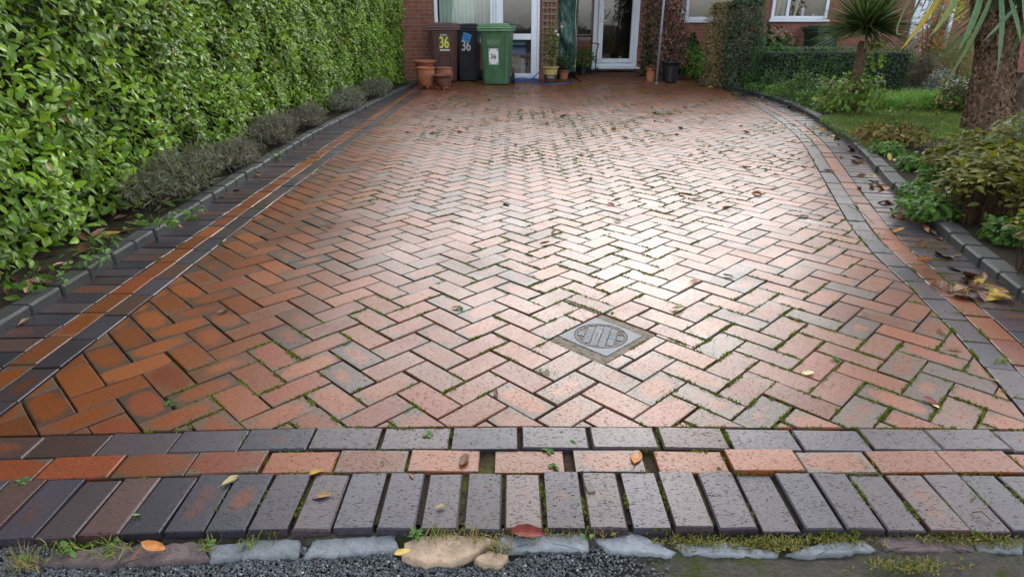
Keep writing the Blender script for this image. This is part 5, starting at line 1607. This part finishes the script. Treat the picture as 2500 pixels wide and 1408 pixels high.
def leaf_variant(colour, k):
    if (colour, k) not in LM:
        V, Fs = leaf_mesh(hash(colour) % 97+k*13 if False else sum(map(ord, colour))+k*13)
        g = G(); c = np.array(LC[colour])
        V = np.array(V)
        cc = c*(1-.35*np.abs(V[:, 1:2])*2)*np.random.default_rng(k).uniform(.75, 1.2, (len(V), 1))
        g.add(V, Fs, cc)
        tube(g, [(-.5, 0, V[2, 2]), (-.62, .01, .02), (-.72, .03, .006)], [.012, .01, .008], 4, c*.6)
        o = g.build('fallen_leaf', M_DRY)
        LM[colour, k] = o.data
        COL.objects.unlink(o); bpy.data.objects.remove(o)
    return LM[colour, k]
nleaf = 0
def fallen(p, size, colour, label, group, z=.001, rot=None, tilt=None, k=None):
    global nleaf
    me = leaf_variant(colour, random.randrange(4) if k is None else k)
    o = bpy.data.objects.new('fallen_leaf', me); COL.objects.link(o)
    o.location = (float(p[0]), float(p[1]), z)
    o.scale = (size, size*random.uniform(.85, 1.15), size)
    t_ = .12 if tilt is None else tilt
    o.rotation_euler = (random.uniform(-t_, t_), random.uniform(-t_, t_), random.uniform(0, 6.28) if rot is None else rot)
    tag(o, label, 'leaf', group); nleaf += 1
    return o
DRV = 'fallen leaves on the drive'
solo = [((568, 1176), .060, 'pale', 'pale yellow pointed leaf lying across the left soldier bricks'), ((785, 1215), .055, 'tan', 'tan curled leaf in a dark gap of the front soldier bricks'), ((772, 1158), .045, 'yellow', 'small yellow leaf on the front edge of the orange course'),
        ((1005, 1165), .030, 'tan', 'small tan leaf at the top of a soldier brick left of the middle'), ((1075, 1240), .028, 'pale', 'crumpled pale leaf scrap beside a gap in the soldier bricks'), ((1290, 1304), .085, 'red', 'large dark red curled leaf above the grey broken edging'),
        ((1552, 1118), .070, 'orange', 'orange brown leaf wedged upright in a gap of the orange course'), ((1133, 1125), .055, 'brown', 'dry brown leaf stuck in the wide gap of the orange course'), ((375, 1336), .065, 'orange', 'copper leaf on the broken edging at the left'),
        ((983, 1350), .038, 'yellow', 'yellow leaf at the left foot of the large sandy lump'), ((2272, 982), .055, 'red', 'bright red leaf near the right edge of the herringbone'), ((2283, 992), .032, 'pale', 'pale leaf just below the bright red leaf'),
        ((1972, 912), .045, 'pale', 'pale narrow leaf on the right of the herringbone below the cover'), ((2330, 852), .050, 'tan', 'tan leaf beside the right dark border'), ((2300, 812), .050, 'tan', 'narrow tan leaf on a cut paver by the right dark border'),
        ((2430, 932), .030, 'pale', 'small pale leaf close to the right frame edge'), ((545, 762), .050, 'red', 'curled red brown leaf on the left orange pavers'), ((805, 553), .045, 'red', 'dark red leaf on the left of the drive, far from others'),
        ((1330, 596), .070, 'brown', 'brown folded leaf in the middle of the drive above the cover'), ((1507, 542), .060, 'brown', 'brown leaf in the middle of the drive near the mossy joints'), ((1778, 675), .055, 'brown', 'brown leaf on bright wet pavers right of the cover'),
        ((1695, 688), .050, 'orange', 'orange leaf left of a brown leaf on the bright wet pavers'), ((1655, 755), .060, 'pale', 'pale leaf with curled stalk just above the cover to the right'), ((1115, 752), .045, 'tan', 'tan leaf scrap on the joints left of the cover'),
        ((1210, 962), .045, 'brown', 'small brown leaf below and left of the cover'), ((1632, 296), .120, 'red', 'big upright red brown leaf far up the drive'), ((995, 323), .080, 'dark', 'black curled leaf up the drive on the left'),
        ((1055, 327), .070, 'brown', 'brown leaf right of the black curled leaf'), ((1848, 475), .090, 'orange', 'large glossy orange brown leaf on the right half of the drive'), ((1888, 458), .070, 'orange', 'orange leaf just above the large glossy one'),
        ((1716, 356), .080, 'orange', 'orange leaf far up on the bright part of the drive'), ((1687, 378), .065, 'red', 'red leaf far up near the orange one on bright pavers'), ((1420, 380), .06, 'orange', 'small orange leaf beyond the middle of the drive'),
        ((1962, 530), .080, 'dark', 'black withered leaf near the right border'), ((1895, 430), .070, 'orange', 'flat orange leaf left of the right border curve'), ((2112, 768), .035, 'brown', 'tiny brown leaf on the right pavers above the tan leaves'),
        ((265, 578), .120, 'yellow', 'bright yellow leaf on the soil under the laurel hedge'), ((300, 620), .045, 'brown', 'brown leaf leaning against the left kerb face'), ((180, 690), .06, 'red', 'red leaf lying on the left dark soldiers'), ((55, 790), .07, 'tan', 'pale tan leaf at the near left kerb foot'), ((335, 592), .05, 'tan', 'tan leaf on the left soldiers near the yellow weed')]
for (px, py), s, c, lab in solo:
    z = .045 if (px, py) == (265, 578) else .001
    p = gr(px, py, z); fallen(p, s, c, lab, DRV, z+.004, tilt=.15)
# many more that nothing tells apart
def scat(n, fn, labs, sizes, cols, group, zf=lambda p: .002, tilt=.3):
    for i in range(n):
        p = fn(); c = random.choice(cols)
        fallen(p, random.uniform(*sizes), c, labs[c] if isinstance(labs, dict) else labs, group, zf(p)+random.uniform(0, .006), tilt=tilt)
LB = {c: f'{n} leaf among the scattered leaves on the herringbone' for c, n in (('brown', 'brown'), ('dark', 'blackened'), ('orange', 'orange'), ('pale', 'pale yellow'), ('tan', 'tan'), ('red', 'dark red'), ('yellow', 'yellow'))}
def on_field():
    while True:
        px, py = random.uniform(1050, 2050), 225+abs(random.gauss(0, 120))
        p = gr(px, py)
        if p[0] < np.interp(p[1], RH.Q[:, 1], RH.Q[:, 0])+.3: return p
scat(52, on_field, LB, (.045, .10), ['brown', 'dark', 'orange', 'tan', 'red', 'brown', 'dark'], DRV)
LB2 = {c: f'{n} leaf in the drift along the foot of the right kerb' for c, n in (('brown', 'brown'), ('dark', 'blackened'), ('orange', 'orange'), ('pale', 'pale yellow'), ('tan', 'tan'), ('red', 'dark red'), ('yellow', 'yellow'))}
def at_rkerb():
    u = random.random(); d = 1.4+(RK.len-2.0)*u**2.2
    o = -abs(random.gauss(.0, .13))-.03
    q = RK.at(d, o); return (q[0], q[1], 0)
scat(104, at_rkerb, LB2, (.05, .12), ['brown', 'dark', 'orange', 'tan', 'brown', 'brown', 'yellow', 'tan', 'red'], 'drift of leaves along the right kerb', tilt=.6)
LB3 = {c: f'{n} leaf on the soil under the right hand shrubs' for c, n in (('brown', 'brown'), ('dark', 'blackened'), ('orange', 'orange'), ('tan', 'tan'), ('yellow', 'yellow'))}
scat(30, lambda: (*RK.at(1.5+random.random()*4, .14+abs(random.gauss(0, .2))), 0), LB3, (.05, .11), ['brown', 'tan', 'orange', 'yellow', 'brown'], 'leaves in the right bed', lambda p: .055, .6)
LB4 = {c: f'{n} leaf on the soil between the hedge and left kerb' for c, n in (('brown', 'brown'), ('tan', 'tan'), ('orange', 'orange'), ('green', 'green'))}
scat(50, lambda: (*LK.at(1.2+random.random()*2.6, -.12-abs(random.gauss(0, .12))), 0), LB4, (.05, .10), ['brown', 'tan', 'green', 'brown'], 'leaves in the left bed', lambda p: .045, .5)
LB5 = {c: f'{n} scrap of leaf caught along the foot of the left kerb' for c, n in (('brown', 'brown'), ('dark', 'blackened'), ('tan', 'tan'))}
scat(22, lambda: (*LK.at(2.0+random.random()*7, .02+abs(random.gauss(0, .02))), 0), LB5, (.03, .06), ['brown', 'dark', 'tan'], 'leaf scraps along the left kerb', tilt=.5)
# twigs near the right kerb
def twig(px, py, qx, qy, lab, r=.0022, col=(.20, .13, .08), z=.012):
    a, b = gr(px, py, z), gr(qx, qy, z)
    g = G(); m = (a+b)/2+np.array([random.uniform(-.01, .01), random.uniform(-.01, .01), .006])
    a[2] = .006; b[2] = .008
    tube(g, [a, m, b], [r, r*.9, r*.6], 5, col)
    tag(g.build('twig', M_TWIG), lab, 'twig', 'twigs on the right border')
twig(2330, 695, 2410, 720, 'pale straight twig on the dark soldiers at the right')
twig(2330, 705, 2430, 755, 'thin pale twig lying below the straight twig at the right', .002)
twig(2255, 655, 2330, 668, 'brown twig at the left end of the leaf drift')
twig(2370, 680, 2500, 690, 'long brown twig reaching over the right kerb', .0025, (.16, .09, .05), .05)
twig(2375, 1245, 2425, 1270, 'short brown twig on the soldier bricks at the lower right', .002, (.14, .08, .05))
twig(2070, 500, 2135, 545, 'dark twig on the right dark border course', .0022, (.06, .04, .03))
twig(320, 1360, 345, 1330, 'reddish twig in the weeds at the lower left', .002, (.3, .1, .05))
p = gr(1440, 1198)
g = G(); cbox(g, -.0105, .0105, -.016, .016, 0, .008, .002, (.17, .145, .12), [[.97, -.22, 0], [.22, .97, 0], [0, 0, 1]], (p[0], p[1], .005))
tag(g.build('wood_chip', M_WOOD), 'small grey chip of wood lying on a soldier brick', 'wood chip')

def tuft(px, py, n, L, cols, lab, group, sx=.02, sy=.012, z=-.012, leafn=0, name='grass_tuft', cat='grass tuft', w=.0028, flat=.5):
    p = gr(px, py, 0.0)
    t = thing(name, lab, cat, (p[0], p[1], z), 0, group)
    g = G()
    if n:
        pos = np.stack([rng.normal(0, sx, n), rng.normal(0, sy, n), np.zeros(n)], 1)
        tip = rng.normal(0, flat, (n, 3)); tip[:, 2] = 1
        leaves(g, pos, rng.normal(0, 1, (n, 3)), tip, rng.uniform(.5, 1.2, n)*L, w, pal(cols, n), 'blade', zs=2.0)
    if leafn:
        a = rng.uniform(0, 6.28, leafn); tip = np.stack([np.cos(a), np.sin(a), .35+0*a], 1)
        leaves(g, rng.normal(0, sx*.35, (leafn, 3))*np.array([1, 1, 0])+np.array([0, 0, .012]), np.array([0, 0, 1])+rng.normal(0, .3, (leafn, 3)), tip, rng.uniform(.6, 1.2, leafn)*.021, .012, pal([(.07, .17, .03), (.11, .22, .05), (.05, .12, .03)], leafn), 'laurel')
    g.build('blades', M_LEAF, t)
    return t
GR = [(.10, .18, .025), (.16, .24, .04), (.20, .22, .06), (.22, .17, .07)]
DRYG = [(.26, .19, .08), (.18, .17, .05), (.14, .18, .04), (.30, .22, .10)]
FG = 'grass along the broken road edging'
for px, py, n, L, sx, lab, lf in (
        (55, 1365, 60, .05, .03, 'dry yellow grass tuft at the lower left corner', 3), (160, 1338, 30, .04, .03, 'straggly grass tuft right of the corner tuft at the lower left', 8), (265, 1335, 50, .045, .03, 'grass tuft with clover leaves on the left edging', 5),
        (505, 1325, 26, .035, .012, 'small pale grass tuft between edging bricks, left of the middle', 2), (625, 1318, 26, .028, .022, 'tiny green grass tuft below the soldiers, left of the middle', 1), (1075, 1298, 40, .035, .022, 'grass tuft above the sandy lump', 0),
        (1160, 1300, 50, .040, .035, 'dry grass tuft on the right part of the sandy lump', 0), (1300, 1293, 70, .030, .05, 'dry grass above the red curled leaf', 2), (1420, 1296, 50, .030, .05, 'dry grass below the soldiers right of the middle', 2),
        (1225, 1330, 36, .040, .014, 'brown grass tuft between the lump and the grey edging brick', 0)):
    tuft(px, py, n, L, DRYG if 'dry' in lab or 'brown' in lab else GR, lab, FG, sx, .010, -.014, lf)
def mossmat(px, py, n, sx, lab):
    tuft(px, py, n, .018, [(.13, .15, .03), (.19, .19, .05), (.24, .18, .06), (.09, .12, .02)], lab, 'moss mats under the soldier bricks', sx, .010, -.015, 0, 'moss_mat', 'moss', .0035, .6)
mossmat(1700, 1312, 240, .05, 'yellow green moss mat under the soldiers right of the middle'); mossmat(1880, 1318, 520, .045, 'largest mossy mat below the soldier bricks'); mossmat(2040, 1305, 260, .05, 'moss mat right of the largest one')
mossmat(2330, 1305, 220, .05, 'grassy moss mat at the lower right under the soldiers'); mossmat(2440, 1312, 200, .04, 'moss mat nearest the right lower corner'); mossmat(2230, 1370, 160, .05, 'mossy grass on the muddy verge at the lower right')
JW = 'weeds growing in the paving joints'
for px, py, n, L, sx, lab, lf in (
        (1330, 908, 90, .028, .016, 'round bright grass tuft below the inspection cover', 0), (1045, 1062, 20, .022, .006, 'weed in a wide gap of the front dark course', 6), (1338, 1100, 8, .02, .008, 'leafy weed in the gap at the top of the orange course', 9), (1350, 1140, 8, .02, .008, 'leafy weed at the bottom of the same orange course gap', 8),
        (1405, 1086, 4, .015, .006, 'tiny clover below a dark front brick', 6), (1015, 1300, 10, .03, .015, 'broad leaved dock weed left of the sandy lump', 12), (938, 1130, 4, .02, .005, 'single leaf weed in the orange course gap', 3), (860, 1082, 10, .015, .008, 'small clover in the dark front course', 5),
        (50, 1180, 0, .02, .012, 'notched green weed at the left end of the orange course', 7), (2105, 1132, 34, .025, .014, 'grass tuft in the orange front course at the right', 0), (2095, 1150, 20, .02, .01, 'smaller grass tuft just under another in the orange course', 0), (2215, 1145, 24, .022, .012, 'grass tuft at a joint of the orange front course far right', 0),
        (2378, 1218, 30, .025, .010, 'grass tuft between soldier bricks at the lower right', 0), (2340, 762, 50, .035, .020, 'grass tuft on the dark border below the leaf drift', 0), (2445, 884, 50, .040, .020, 'grass tuft on the dark border near the right frame edge', 0), (2145, 575, 30, .04, .02, 'grass tuft among leaves on the right border', 0),
        (345, 1260, 0, .02, .008, 'tiny yellow weed between two left soldiers', 3), (350, 1288, 18, .02, .008, 'grass sprig at the bottom of a left soldier joint', 0), (1755, 1150, 20, .02, .012, 'grass sprig below the orange course right of the middle', 1), (2355, 1095, 36, .02, .025, 'grass strip between the dark and orange courses at the right', 0),
        (400, 940, 60, .014, .010, 'moss lump in a joint of the left pavers', 0), (415, 985, 20, .012, .008, 'grey green weed in a joint of the left pavers', 5), (1125, 755, 20, .02, .014, 'weed in the joints left of the inspection cover', 5), (1490, 762, 20, .018, .016, 'weed at the back corner of the inspection cover', 4), (2040, 880, 6, .02, .01, 'uprooted grey weed lying on the right pavers', 8), (2085, 900, 24, .02, .02, 'grass strip in a joint of the right pavers', 0), (2125, 945, 24, .022, .012, 'grass tuft at a paver corner on the right', 0), (2060, 700, 16, .02, .012, 'sparse grass at a joint of the right pavers', 0)):
    tuft(px, py, n, L, GR, lab, JW, sx, .008, -.010, lf)
# ragged moss and litter on the muddy verge
for k, (px, py) in enumerate(((2330, 1375), (2400, 1385), (2430, 1360), (2290, 1350))):
    fallen(gr(px, py, -.022), .04, ['tan', 'brown', 'orange', 'tan'][k], ['tan round leaf on the muddy verge', 'brown crumpled leaf on the muddy verge at the lower right', 'orange leaf above the brown crumpled one on the verge', 'tan leaf beside moss on the verge'][k], 'leaves on the muddy verge', -.024)
